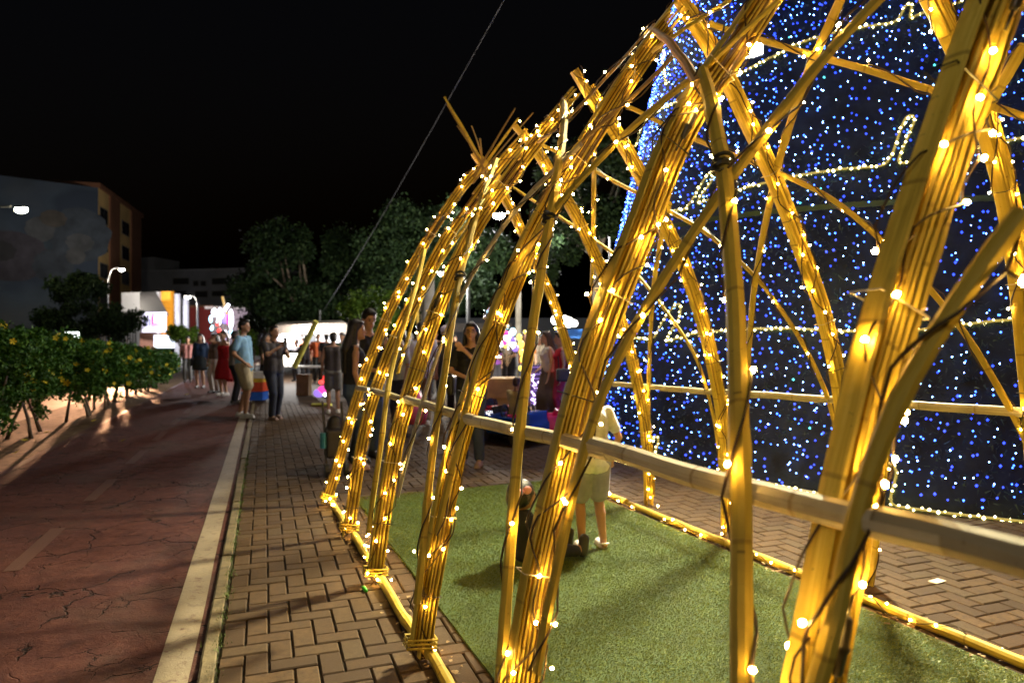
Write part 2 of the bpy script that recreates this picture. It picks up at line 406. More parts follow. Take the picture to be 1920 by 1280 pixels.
# ================================================================ BAMBOO TUNNEL
LEG = {'L1':[(0.967,0.805),(1.043,1.115),(1.11,1.36),(1.24,1.67),(1.351,1.893),(1.462,2.129)],'L2':[(0.834,0.36),(0.893,0.708),(0.994,1.062),(1.005,1.148),(1.083,1.375),(1.155,1.56),(1.301,1.851),(1.335,1.973),(1.425,2.151),(1.53,2.315),(1.574,2.35),(1.663,2.471),(1.752,2.579),(1.799,2.665)],'L3':[(0.777,0.018),(0.799,0.239),(0.86,0.498),(0.905,0.765),(0.968,1.032),(1.004,1.098),(1.079,1.356),(1.188,1.619),(1.294,1.864),(1.414,2.08),(1.552,2.276),(1.629,2.406),(1.768,2.609),(1.899,2.818),(2.011,2.953),(2.176,3.162)],'L4':[(0.788,-0.011),(0.807,0.21),(0.867,0.56),(0.928,0.911),(1.016,1.167),(1.122,1.507),(1.212,1.73),(1.399,2.114),(1.552,2.332),(1.739,2.59),(1.886,2.778),(2.128,3.072)],'L5':[(0.795,0.005),(0.864,0.481),(0.926,0.845),(1.004,1.085),(1.068,1.282),(1.212,1.6),(1.373,1.906),(1.533,2.219),(1.683,2.414),(1.914,2.725),(2.068,2.931),(2.236,3.099)],'L6':[(0.771,0.007),(0.866,0.296),(0.981,0.73),(1.121,1.164),(1.292,1.612),(1.482,2.002),(1.687,2.377),(1.943,2.766),(2.08,2.953),(2.267,3.137)],'R2':[(2.721,2.841),(3.017,2.429),(3.159,2.116),(3.229,1.918)],'R3':[(2.112,3.261),(2.24,3.146),(2.347,3.032),(2.503,2.816),(2.604,2.647),(2.697,2.494),(2.78,2.393),(2.876,2.214),(2.935,2.08),(3.062,1.832),(3.164,1.617),(3.251,1.345),(3.348,0.918),(3.425,0.44),(3.477,-0.057)],'R4':[(2.124,3.224),(2.273,3.017),(2.468,2.807),(2.618,2.588),(2.828,2.233),(2.964,2.034),(3.117,1.661),(3.211,1.412),(3.273,1.156),(3.335,0.901),(3.384,0.403),(3.365,-0.045)],'R5':[(2.124,3.163),(2.364,2.919),(2.437,2.743),(2.608,2.56),(2.748,2.325),(2.86,2.112),(3.105,1.589),(3.19,1.333),(3.26,1.033),(3.331,0.804),(3.374,0.351),(3.385,-0.021)],'R6':[(2.144,3.211),(2.498,2.749),(2.621,2.504),(2.775,2.2),(2.931,1.916),(3.043,1.627),(3.139,1.313)]}
BR = {'B12t':[(2.089,3.046,3.069),(1.799,2.497,2.735),(1.59,2.082,2.441),(1.482,1.877,2.286)],'B12':[(1.531,1.94,2.358),(1.46,1.823,2.252),(1.393,1.706,2.145),(1.29,1.534,1.942),(1.196,1.392,1.747),(1.099,1.261,1.519),(1.014,1.153,1.284),(0.93,1.048,1.048),(0.875,0.981,0.799)],'B23':[(1.987,3.906,2.956),(1.604,3.129,2.461),(1.42,2.847,2.189),(1.306,2.669,1.976),(1.184,2.504,1.723),(1.063,2.351,1.42),(0.981,2.243,1.191),(0.873,2.075,0.787),(0.788,1.956,0.366)],'B34':[(1.793,4.581,2.726),(1.619,4.314,2.481),(1.36,3.869,2.089),(1.204,3.642,1.764),(1.084,3.412,1.479),(1.038,3.32,1.35),(0.923,3.13,1.017),(0.876,3.068,0.803),(0.819,2.953,0.541),(0.775,2.906,0.279)],'B45':[(1.364,4.964,2.098),(1.237,4.683,1.832),(1.115,4.529,1.564),(1.015,4.473,1.286),(0.926,4.274,1.03),(0.863,4.119,0.742),(0.83,4.118,0.592),(0.776,4.037,0.288)],'D12':[(0.807,1.769,0.479),(0.847,1.773,0.669),(0.89,1.763,0.866),(0.946,1.763,1.093),(0.991,1.769,1.22),(1.043,1.744,1.365),(1.08,1.677,1.466),(1.115,1.634,1.565),(1.148,1.588,1.646),(1.193,1.555,1.741),(1.223,1.498,1.803),(1.265,1.459,1.892),(1.298,1.413,1.961),(1.335,1.362,2.036),(1.362,1.339,2.093),(1.415,1.289,2.181),(1.446,1.225,2.229),(1.463,1.193,2.257)],'D23':[(0.829,2.861,0.587),(0.899,2.839,0.91),(1.012,2.879,1.277),(1.134,2.952,1.618),(1.235,2.826,1.83),(1.316,2.739,1.998),(1.352,2.612,2.073),(1.401,2.468,2.157),(1.458,2.354,2.248),(1.495,2.251,2.307),(1.522,2.126,2.345),(1.537,2.021,2.366)],'D34':[(0.83,3.608,0.593),(0.918,3.552,0.994),(1.042,3.576,1.362),(1.205,3.535,1.766),(1.311,3.365,1.987),(1.381,3.25,2.126),(1.452,3.095,2.239),(1.474,2.931,2.274),(1.52,2.824,2.342)],'D45':[(0.99,4.301,1.216),(1.101,4.399,1.525),(1.229,4.47,1.815),(1.372,4.215,2.11),(1.493,4.096,2.305),(1.638,4.185,2.508)],'D01':[(0.891,0.832,0.87),(0.923,0.831,1.017),(0.964,0.834,1.144),(0.999,0.835,1.242),(1.025,0.823,1.315),(1.047,0.801,1.375),(1.076,0.767,1.455),(1.109,0.72,1.548),(1.136,0.673,1.622)],'T43':[(2.309,3.398,3.284),(1.974,3.237,2.942),(1.801,3.285,2.738),(1.723,3.421,2.629),(1.72,3.734,2.623)],'T32':[(1.707,2.37,2.606),(1.602,2.498,2.458),(1.587,2.738,2.437),(1.51,2.968,2.328),(1.354,2.94,2.077)],'T31':[(1.817,2.149,2.76),(1.821,2.314,2.767),(1.847,2.548,2.802),(1.828,2.692,2.777)],'T21':[(1.653,1.717,2.529),(1.592,1.851,2.444),(1.599,1.991,2.454),(1.474,2.021,2.275)],'RAIL':[(0.955,5.52,1.049),(0.964,4.484,1.075),(0.964,3.719,1.075),(0.967,3.279,1.083),(0.965,2.905,1.079),(0.972,2.317,1.098),(0.977,2.037,1.112),(0.978,1.842,1.115),(0.979,1.554,1.116),(0.976,1.298,1.109),(0.978,1.084,1.115),(0.979,0.951,1.116),(0.981,0.882,1.122),(0.981,0.809,1.122),(0.982,0.688,1.126),(0.984,0.583,1.132)],'RB65':[(2.448,4.345,2.882),(2.743,4.886,2.463),(2.869,5.111,2.27),(3.033,5.433,1.927)],'RB54':[(2.801,3.925,2.374),(2.923,4.194,2.181),(3.024,4.43,1.949),(3.165,4.689,1.624),(3.276,4.878,1.263),(3.385,5.056,0.8),(3.453,5.166,0.182),(3.466,5.193,-0.015)],'RB43':[(2.44,2.177,2.892),(2.489,2.284,2.832),(2.544,2.431,2.763),(2.662,2.674,2.587),(2.768,2.876,2.424),(2.899,3.086,2.225),(3.044,3.345,1.902),(3.137,3.497,1.687),(3.229,3.629,1.42),(3.366,3.821,0.893),(3.466,3.99,-0.029)],'RB32':[(2.709,1.605,2.514),(2.783,1.735,2.402),(2.873,1.928,2.264),(2.935,2.042,2.154),(3.026,2.198,1.943),(3.16,2.394,1.634),(3.28,2.577,1.25),(3.444,2.824,0.316),(3.467,2.897,-0.05)],'RD6':[(2.465,5.914,2.862),(2.604,5.665,2.676),(2.696,5.425,2.534),(2.766,5.285,2.427),(2.855,5.105,2.291),(2.913,4.963,2.204),(3.015,4.661,1.97),(3.064,4.585,1.855),(3.163,4.446,1.628),(3.216,4.314,1.465),(3.271,4.219,1.279),(3.332,4.196,1.066),(3.39,4.163,0.777),(3.435,4.164,0.452)],'RD5':[(2.349,5.008,3.004),(2.422,4.864,2.915),(2.524,4.681,2.788),(2.586,4.533,2.702),(2.651,4.385,2.603),(2.708,4.243,2.516),(2.824,3.988,2.339),(2.884,3.852,2.247),(2.933,3.71,2.159),(2.989,3.587,2.029),(3.049,3.441,1.892),(3.09,3.364,1.795),(3.157,3.284,1.642),(3.193,3.22,1.541),(3.232,3.17,1.41),(3.286,3.09,1.23),(3.337,3.054,1.039),(3.415,3.019,0.652)],'RD4':[(2.387,3.83,2.957),(2.449,3.717,2.882),(2.535,3.597,2.775),(2.624,3.404,2.645),(2.677,3.269,2.564),(2.752,3.089,2.449),(2.818,2.912,2.348),(2.859,2.823,2.285),(2.912,2.703,2.204),(2.968,2.574,2.079),(3.018,2.481,1.961),(3.113,2.321,1.743),(3.17,2.237,1.612),(3.221,2.153,1.448),(3.268,2.088,1.291),(3.317,2.028,1.128),(3.353,1.975,0.959)],'RD3':[(2.299,2.875,3.066),(2.342,2.81,3.013),(2.406,2.678,2.934),(2.465,2.571,2.861),(2.513,2.481,2.803),(2.575,2.344,2.72),(2.643,2.178,2.615),(2.688,2.093,2.547),(2.732,1.986,2.48),(2.817,1.763,2.35),(2.861,1.675,2.283)],'RRAIL':[(3.341,5.575,1.018),(3.336,4.098,1.044),(3.331,3.1,1.071),(3.328,2.583,1.083),(3.326,1.958,1.097)]}
SK = {1: .93, 2: 1.95, 3: 2.96, 4: 4.02, 5: 5.04, 6: 6.1}
def resample(pts, step):
    pts = [Vector(p) for p in pts]; out = []
    d = [0.]
    for p, q in zip(pts, pts[1:]): d.append(d[-1] + (q - p).length)
    n = max(2, int(d[-1] / step)); i = 0
    for k in range(n + 1):
        t = d[-1] * k / n
        while i < len(pts) - 2 and d[i + 1] < t: i += 1
        u = (t - d[i]) / max(1e-6, d[i + 1] - d[i]); out.append(pts[i].lerp(pts[i + 1], u))
    return out
def smooth(pts, it=6):
    pts = [Vector(p) for p in pts]
    for _ in range(it):
        pts = [pts[0]] + [(a + b * 2 + c) / 4 for a, b, c in zip(pts, pts[1:], pts[2:])] + [pts[-1]]
    return pts
def frames(pts, wref):
    """tangent, width (close to wref) and normal at each station"""
    out = []; k = len(pts)
    for i in range(k):
        t = (pts[min(i + 1, k - 1)] - pts[max(i - 1, 0)]).normalized()
        wr = wref(i) if callable(wref) else wref
        w_ = (wr - t * wr.dot(t)).normalized(); out.append((t, w_, t.cross(w_)))
    return out
def slat_mesh(pts, fr, w_, t_, u0=0., flat=True, ph=0., gap=.29, name='slat', m=None, parent=None, taper=0):
    """one split bamboo: flat inner side, rounded outer side, swollen joints"""
    sec = [(-.5, -.3), (-.42, .28), (-.15, .5), (.15, .5), (.42, .28), (.5, -.3), (.3, -.5), (-.3, -.5)] if flat else [(.5 * math.cos(q * math.pi / 5), .5 * math.sin(q * math.pi / 5)) for q in range(10)]
    n = len(sec); v = []; uv = []; L = u0
    for i, (p, (t, ww, nn)) in enumerate(zip(pts, fr)):
        if i: L += (p - pts[i - 1]).length
        q = (L / gap) % 1.0; nd = math.exp(-((min(q, 1 - q) * gap) / .012) ** 2)
        k = 1 + .10 * nd; kt = 1 + .22 * nd
        tp_ = 1 - taper * i / max(1, len(pts) - 1)
        jx = .0012 * math.sin(L * 13 + ph * 7) + .002 * math.sin(L * 4.1 + ph * 3)
        for j, (x, y) in enumerate(sec):
            v.append(p + ww * (x * w_ * k * tp_ + jx) + nn * (y * t_ * kt * tp_)); uv.append((L, (x + 1.3 * y) * w_ * 1.4 + ph))
    f = [(i * n + j, (i + 1) * n + j, (i + 1) * n + (j + 1) % n, i * n + (j + 1) % n) for i in range(len(pts) - 1) for j in range(n)]
    f += [tuple(range(n)), tuple((len(pts) - 1) * n + j for j in range(n - 1, -1, -1))]
    o = mesh_np(name, v, f, m or M_bam, parent, uv=uv)
    return o
tunnel = empty('bamboo_tunnel', (0, 0, 0))
tag(tunnel, 'long pointed tunnel of yellow bamboo slat arches over the grass carpet', 'bamboo tunnel')
LEGP = {}                                   # for the light strings
def mirror_left(k):   # a leg the frame cuts off: mirrored from its partner
    src = LEG['L%d' % k]; return None
PR_ = [(3.41, 0), (3.37, .6), (3.27, 1.1), (3.12, 1.6), (2.86, 2.2), (2.5, 2.75), (2.14, 3.2), (2.02, 3.34)]
PL_ = [(.785, 0), (.865, .5), (.985, 1.05), (1.19, 1.62), (1.42, 2.1), (1.545, 2.3), (1.9, 2.8), (2.25, 3.2)]
def leg_path(side, k):
    pr = LEG.get('%s%d' % (side, k), [])
    pr = sorted(pr, key=lambda q: q[1])
    if side == 'L':
        if k == 1: pr = [(.775, 0), (.85, .4)] + pr + [(1.64, 2.4), (1.9, 2.8), (2.2, 3.15)]
        elif k == 2: pr = [(.77, 0)] + pr + [(1.92, 2.83), (2.2, 3.15)]
    else:
        if k == 1: pr = PR_
        elif k == 2: pr = [(3.46, 0), (3.42, .6), (3.36, 1.1), (3.30, 1.55)] + pr[0:] + [(2.45, 3.08), (2.25, 3.22)]
        elif k == 6: pr = [(3.42, 0), (3.37, .6), (3.25, 1.0)] + pr
        pr = [q for q in pr]
    pts = [T(a, SK[k], max(z, 0.0)) for a, z in pr]
    return smooth(resample(pts, .07), 8)
WS = T(0, 1) - T(0, 0)                      # tunnel axis as a vector
for k in (6, 5, 4, 3, 2, 1):
    for side in 'LR':
        pts = leg_path(side, k)
        leg = empty('arch_leg', (0, 0, 0), parent=tunnel)
        fr = frames(pts, WS if side == 'R' else WS)
        LEGP[side, k] = (pts, fr)
        K = (7 if side == 'L' else 6) if k < 4 else 5 if k == 4 else 4
        pitch = .0188 if k == 1 else .0168 if k == 2 else .0155 if k == 3 else .020 if k == 4 else .024
        nn_sign = 1
        for i in range(K):
            off = (i - (K - 1) / 2) * pitch
            n = len(pts)
            split = side == 'L' and i in (1, 3, 5)         # lower and upper lengths overlap near 2.4 m
            rngs = []
            cut = next((j for j, p in enumerate(pts) if p.z > 2.3), n - 1)
            e0 = int(rng.integers(0, 2)); e1 = n - int(rng.integers(0, 3))
            rngs = [(e0, e1)]
            if split and cut < n - 6: rngs = [(e0, min(n, cut + int(rng.integers(0, 4)))), (min(n - 4, cut + 4), e1)]
            for (a0, a1) in rngs:
                seg = pts[a0:a1]; sf = fr[a0:a1]
                if len(seg) < 4: continue
                ph = rng.uniform(0, 9); amp = rng.uniform(.001, .004)
                so = rng.uniform(-.004, .004)
                if side == 'L' and i == (6): so -= .012
                q = [p + f_[2] * (off + amp * .4 * math.sin(j * .22 + ph)) + f_[1] * (so + amp * math.sin(j * .13 + ph)) for j, (p, f_) in enumerate(zip(seg, sf))]
                outer = (i == 0 or i == K - 1)
                ww = rng.uniform(.046, .056) if not outer else .054
                tt = pitch * rng.uniform(.46, .62)
                m_ = M_bam
                if side == 'L' and abs(off) > .04: m_ = M_bam
                slat_mesh(q, sf, ww, tt, u0=rng.uniform(0, 1), ph=ph, gap=rng.uniform(.24, .33), m=m_, parent=leg)
        for i in range(K - 1):                     # dark strips added as painted shade between the slats
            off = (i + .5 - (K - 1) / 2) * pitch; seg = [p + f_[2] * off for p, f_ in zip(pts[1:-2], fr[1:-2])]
            slat_mesh(seg, fr[1:-2], .034, pitch * .5, u0=rng.uniform(0, 1), ph=rng.uniform(0, 9), m=M_gapshade, parent=leg, name='gap_shade_strip')
        # binding ties
        tb = MB()
        for j in range(5, len(pts) - 4, int(rng.integers(9, 13))):
            t, ww, nn = fr[j]; c = pts[j]
            lp = [c + ww * x * .036 + nn * y * .063 for x, y in ((-1, -1), (1, -1), (1, 1), (-1, 1), (-1, -1), (1, -1))]
            tb.tube(lp, .0028, 5)
        for nm, m_, st in (('tie', M_tie, 3), ('white_tie', M_tiew, 8)):
            for j in range(st + int(rng.integers(0, 4)), len(pts) - 4, 13):
                t, ww, nn = fr[j]; c = pts[j]; x_ = MB()
                hw = .033; hn = K * pitch / 2 + .004
                lp = [c + ww * x * hw + nn * y * hn + t * rng.uniform(-.003, .003) for x, y in ((-1, -1), (1, -1), (1, 1), (-1, 1), (-1, -1), (-1.0, -.6))]
                lp.append(lp[-1] - ww * .02 + nn * .01)
                x_.tube(lp, .0022, 5); x_.build(nm, m_, tunnel)
# foot wraps
for k in (3, 4, 5, 6):
    pts, fr = LEGP['L', k]; x_ = MB(); t, ww, nn = fr[1]; c = pts[1]
    hw, hn = .034, .066
    for dz in (-.018, 0, .018):
        lp = [c + t * dz + ww * x * hw + nn * y * hn for x, y in ((-1, -1), (1, -1), (1, 1), (-1, 1), (-1, -1), (0, -1))]
        x_.tube(lp, .006, 6)
    x_.build('foot_band', M_bam, tunnel, uv=True)
# diagonal braces and rails
def surf_w(pts, side):
    def f_(i):
        t = (pts[min(i + 1, len(pts) - 1)] - pts[max(i - 1, 0)]).normalized()
        # outward normal of the tunnel wall at that height
        z = pts[i].z
        prof = PL_ if side == 'L' else PR_
        j = 0
        while j < len(prof) - 2 and prof[j + 1][1] < z: j += 1
        da, dz = prof[j + 1][0] - prof[j][0], prof[j + 1][1] - prof[j][1]
        nrm = (T(-dz, 0) - T(0, 0) + Vector((0, 0, da))) if side == 'L' else (T(dz, 0) - T(0, 0) + Vector((0, 0, -da)))
        return nrm.normalized().cross(t)
    return f_
BRP = {}
def brace(key, side, w_, t_, m=M_bam, off=0., name='brace', flat=True, ext=0., it=None):
    pts = smooth(resample([T(*p) for p in BR[key]], .06), it if it is not None else 10)
    if off: pts = [p + (T(off, 0) - T(0, 0)) for p in pts]
    if ext:
        d = (pts[0] - pts[3]).normalized() * ext; pts = [pts[0] + d] + pts
    fr = frames(pts, surf_w(pts, side)); BRP[key] = (pts, fr)
    return slat_mesh(pts, fr, w_, t_, u0=rng.uniform(0, 1), ph=rng.uniform(0, 9), gap=rng.uniform(.26, .34), m=m, parent=tunnel, name=name, flat=flat)
brace('B12t', 'L', .036, .026, m=M_bamb, off=-.03, it=2); brace('B12', 'L', .048, .028, off=-.02, it=24); brace('B23', 'L', .05, .03, off=-.02, it=40); brace('B34', 'L', .05, .03, off=-.02); brace('B45', 'L', .046, .028, off=-.02)
brace('D12', 'L', .045, .018); brace('D23', 'L', .05, .02); brace('D34', 'L', .042, .018, m=M_bamg); brace('D45', 'L', .04, .018)
BR['D01'] = [(.83, .96, .45)] + list(BR['D01'])
brace('D01', 'L', .036, .02)
for k_ in ('T43', 'T32', 'T31', 'T21'): brace(k_, 'L', .032, .014, m=M_bamb if k_ in ('T43', 'T32') else M_bam, it=16)
for k_ in ('RB65', 'RB54', 'RB43', 'RB32'): brace(k_, 'R', .042, .022)
for k_ in ('RD6', 'RD5', 'RD4', 'RD3'): brace(k_, 'R', .032, .016)
# dark lashings where braces cross the arches
def knot(c, r=.04, wraps=5, m=M_tie, axis=None, thick=.006):
    x_ = MB(); ax = (axis or Vector((.3, .2, 1))).normalized(); u = ax.orthogonal().normalized(); v_ = ax.cross(u)
    p = []
    for i in range(wraps * 12):
        a = i * math.pi / 6; p.append(c + u * r * math.cos(a) * (1 + .12 * math.sin(i)) + v_ * r * .75 * math.sin(a) + ax * (.05 * (i / (wraps * 12) - .5) + .008 * math.sin(i * .7)))
    x_.tube(p, thick, 5); x_.build('lashing', m, tunnel)
def near_on(key, px, py):
    best = None
    for p in BRP[key][0]:
        x = 960 + 1280 * p.x / p.y; y = 640 - 1280 * (p.z - EYE) / p.y; d = (x - px) ** 2 + (y - py) ** 2
        if best is None or d < best[0]: best = (d, p)
    return best[1]
knot(near_on('B23', 1024, 418), .031, 6); knot(near_on('B12', 1374, 315), .031, 5); knot(near_on('B34', 868, 518), .029, 5)
# left rail: a row of round bamboo lengths, split rail behind the far side
rp = smooth(resample([T(*p) for p in BR['RAIL']] + [T(.985, -.35, 1.14)], .06), 14)
cuts = [0, 26, 44, 62, 78, len(rp) - 1]
for i, (a0, a1) in enumerate(zip(cuts, cuts[1:])):
    seg = rp[a0:a1 + (3 if a1 < len(rp) - 1 else 1)]
    if len(seg) < 3: continue
    seg = [p + Vector((0, 0, (-.002, .004, -.004, .002, 0)[i % 5])) for p in seg]
    fr = frames(seg, Vector((0, 0, 1)))
    slat_mesh(seg, fr, (.044, .047, .05, .054, .054)[i % 5], (.04, .044, .046, .05, .05)[i % 5], u0=.13 * i, gap=.36, m=M_bamg, parent=tunnel, name='rail', flat=False)
rr = smooth(resample([T(*p) for p in BR['RRAIL']] + [T(3.32, -.3, 1.12)], .08), 10)
slat_mesh(rr, frames(rr, Vector((0, 0, 1))), .045, .03, gap=.4, m=M_bamg, parent=tunnel, name='rail', flat=False)
# poles lying along both sides on the ground
for a0, lst in ((.822, [(6.05, 5.1), (4.98, 4.06), (3.98, 3.0), (2.93, 1.98), (1.9, .4)]), (3.175, [(6.4, 5.08), (5.02, 3.0), (2.95, .2)])):
    for (s0, s1) in lst:
        seg = resample([T(a0 + rng.uniform(-.012, .012), s0, .03), T(a0 + rng.uniform(-.01, .01), (s0 + s1) / 2, .028), T(a0 + rng.uniform(-.012, .012), s1, .03)], .07)
        slat_mesh(seg, frames(seg, Vector((0, 0, 1))), .052, .05, u0=rng.uniform(0, 1), gap=.3, m=M_bam, parent=tunnel, name='ground_pole', flat=False)
# loose stick ends above the last arch
pts6, fr6 = LEGP['L', 6]
for (x0, y0, x1, y1, wd) in ((908, 315, 833, 182, .05), (905, 318, 838, 196, .035), (904, 312, 857, 236, .03), (906, 305, 884, 236, .028), (908, 300, 966, 203, .034), (912, 305, 972, 222, .044), (915, 310, 1000, 211, .026), (904, 318, 900, 260, .03)):
    Y = 6.35 + rng.uniform(-.15, .15)
    a_ = Vector(((x0 - 960) / 1280 * Y, Y, EYE - (y0 - 640) / 1280 * Y)); b_ = Vector(((x1 - 960) / 1280 * (Y - .1), Y - .1, EYE - (y1 - 640) / 1280 * (Y - .1)))
    seg = resample([a_ + (a_ - b_) * .35, (a_ + b_) / 2 + Vector((.006, 0, .012)), b_], .06)
    slat_mesh(seg, frames(seg, Vector((0, 1, .2))), .012, wd * .7, u0=rng.uniform(0, 1), ph=rng.uniform(0, 9), m=M_bamb if wd < .04 else M_bam, parent=tunnel, name='loose_stick', taper=.5)

# ---------------------------------------------------------------- fairy lights
def bulb_mesh(name, r, m):
    bm = bmesh.new(); bmesh.ops.create_icosphere(bm, subdivisions=1, radius=r)
    for v_ in bm.verts: v_.co.z *= 1.25
    me = bpy.data.meshes.new(name); bm.to_mesh(me); bm.free(); me.materials.append(m); return me
BM_near = bulb_mesh('bulb', .0055, M_bulbn); BM_mid = bulb_mesh('bulb', .0060, M_bulb); BM_far = bulb_mesh('bulb', .0070, M_bulbfar)
NB = [0]
def add_bulb(p, root, me):
    o = bpy.data.objects.new('bulb', me); C.objects.link(o); o.location = p; o.parent = root; o.rotation_euler = tuple(rng.uniform(0, 3, 3)); NB[0] += 1
def string_on(pts, fr, label, rw, rn, pitch=.55, gap=.12, me=None, phase=0., lit=1., side_bias=None, wires=2, group='warm fairy light strings on the bamboo tunnel', dens=1., rc=.0026, start=0., outward=None):
    root = empty('light_string', (0, 0, 0)); tag(root, label, 'fairy lights', group)
    cb = MB(); L = 0; acc = 0
    for wv in range(wires):
        path = []; L = 0.; acc = rng.uniform(0, gap); ph0 = phase + wv * 2.2
        n1 = rng.uniform(0, 6); stubs = []
        for i in range(len(pts)):
            for sub in range(2):
                if i == len(pts) - 1 and sub: continue
                u = sub / 2; p = pts[i].lerp(pts[min(i + 1, len(pts) - 1)], u); t, ww, nn = fr[i]
                if i or sub: L += (pts[min(i + 1, len(pts) - 1)] - pts[i]).length / 2
                if wv == 0 or side_bias is None:
                    phi = ph0 + 2 * math.pi * L / pitch + .8 * math.sin(L * 3.1 + n1)
                else:
                    phi = side_bias + .75 * math.sin(L * 9 + n1) + .35 * math.sin(L * 23 + n1)
                cx, sx = math.cos(phi), math.sin(phi); k = 1 / max(abs(cx), abs(sx)) ** .75
                slack = 1 + .10 * math.sin(L * 17 + n1) ** 2
                q = p + ww * cx * rw * k * slack + nn * sx * rn * k * slack
                path.append(q); d = (ww * cx + nn * sx).normalized(); acc += .035
                stubs.append((q, d, t))
        cb.tube(path, rc, 5)
        # bulbs on short leads
        dist = 0; nxt = rng.uniform(.02, gap)
        for (q0, d0, t0), (q1, d1, t1) in zip(stubs, stubs[1:]):
            dist += (q1 - q0).length
            if dist > nxt:
                nxt += gap * rng.uniform(.75, 1.35) / dens
                e = q1 + (d1 * rng.uniform(.25, 1.) + t1 * rng.uniform(-.7, .7) + WS * rng.uniform(-.7, .3)).normalized() * (rng.uniform(.02, .032) if rng.random() < .12 else rng.uniform(.004, .011))
                cb.tube([q1, q1.lerp(e, .85)], rc * .9, 4)
                if rng.random() < lit and not (outward is not None and d1.dot(outward) > .45 and rng.random() < .85): add_bulb(e, root, me)
    cb.build('cable', M_cable, root)
    return root
ordn = {1: 'nearest', 2: 'second nearest', 3: 'third', 4: 'fourth', 5: 'fifth', 6: 'farthest'}
for k in (1, 2, 3, 4, 5, 6):
    for side in 'LR':
        pts, fr = LEGP[side, k]
        me = BM_near if k <= 2 else BM_mid if k <= 4 else BM_far
        # -axis side faces the camera: angle pi around (width, normal)
        where = 'left' if side == 'L' else 'right'
        string_on(pts, fr, 'warm fairy lights wound up the %s leg of the %s bamboo arch' % (where, ordn[k]), .034, (.072, .064, .058, .055, .053, .053)[k - 1] if side == 'L' else .055,
                  pitch=.62 if k < 4 else .5, gap=(.13, .14, .17, .18, .18, .175)[k - 1], me=me, phase=rng.uniform(0, 6), side_bias=math.pi, rc=(.0026, .0034, .0036, .003, .0026, .0026)[k - 1], outward=(Vector((-CT, -ST, 0)) if side == 'L' and k < 4 else None))
for key, wh, gp in (('B12', 'upright brace right of the second nearest left leg', .24), ('B23', 'upright brace between second and third left legs', .34), ('B34', 'upright brace between third and fourth left legs', .3),
                    ('D12', 'slanting brace rising from the second nearest left leg', .3), ('D23', 'slanting brace tied to the third left leg', .3), ('D34', 'grey slanting brace between third and fourth left legs', .3),
                    ('D45', 'slanting brace between fourth and fifth left legs', .2), ('T43', 'thin top slat over the third and fourth arches', .2), ('T32', 'thin brown top slat from third arch to second arch', .26), ('T31', 'short top slat at the crown of the second arch', .22),
                    ('RB65', 'upright far wall brace before the dark tree', .16), ('RB54', 'right wall brace between fourth and fifth arches', .3), ('RB43', 'right wall brace between third and fourth arches', .38), ('RB32', 'right wall brace between second and third arches', .4),
                    ('RD6', 'curved far brace ending at the fourth right leg', .17), ('RD5', 'curved right wall brace ending at the third right leg', .26), ('RD4', 'curved right wall brace ending at the second right leg', .34), ('RD3', 'topmost curved brace of the right wall', .35), ('D01', 'blurred slanting brace at the right edge', .34)):
    pts, fr = BRP[key]; left = key[0] != 'R'
    string_on(pts, fr, 'sparse bulb cable on ' + wh, .028 if left else .022, .02 if left else .014, pitch=.5, gap=gp, me=BM_mid if left else BM_mid, phase=rng.uniform(0, 6), wires=1, rc=.0036)
# strings along the ground poles
for a0, s0, s1, gp, lb in ((.84, 6.05, 3.9, .055, 'cluster of fairy lights along the left ground pole by the far arch feet'), (3.16, 6.3, .6, .12, 'row of fairy lights along the right ground pole beside the grass carpet')):
    root = empty('light_string', (0, 0, 0)); tag(root, lb, 'fairy lights', 'warm fairy light strings on the bamboo tunnel'); cb = MB(); path = []; s = s0; k = 0
    while s > s1:
        q = T(a0 + .05 * math.sin(s * 7) + rng.uniform(-.02, .02), s, .045 + .02 * math.sin(s * 15)); path.append(q)
        if k % 2 == 0:
            e = q + Vector((rng.uniform(-.03, .03), rng.uniform(-.04, .02), rng.uniform(-.02, .025))); add_bulb(e, root, BM_mid if s < 5 or a0 > 2 else BM_far)
        s -= gp * rng.uniform(.4, .7); k += 1
    cb.tube(path, .0026, 5); cb.build('cable', M_cable, root)
# plug connectors hanging in the bundles
def connector(c, d, label):
    x_ = MB(); d = d.normalized(); x_.tube([c - d * .05, c - d * .045, c - d * .01, c, c + d * .005, c + d * .05, c + d * .055], [.005, .009, .011, .015, .011, .010, .005], 10)
    x_.tube([c + d * .05, c + d * .09 + Vector((.004, 0, 0))], .003, 6); x_.tube([c - d * .05, c - d * .1], .003, 6)
    tag(x_.build('cable_connector', M_tie, smooth=True), label, 'connector', 'black cable connectors')
def on_leg(side, k, z, w_=-.045, n_=0.):
    pts, fr = LEGP[side, k]; i = min(range(len(pts)), key=lambda j: abs(pts[j].z - z)); return pts[i] + fr[i][1] * w_ + fr[i][2] * n_, fr[i][0]
connector(*on_leg('L', 1, .86, -.05), 'black cable connector low on the nearest bamboo leg'); connector(*on_leg('L', 1, 2.12, -.055), 'black cable connector high on the nearest bamboo leg')
connector(*on_leg('L', 2, 2.14, -.05), 'black cable connector just under the crown joint of the second arch'); connector(*on_leg('L', 4, 1.64, -.05, .03), 'black cable connector on the fourth left bamboo leg')
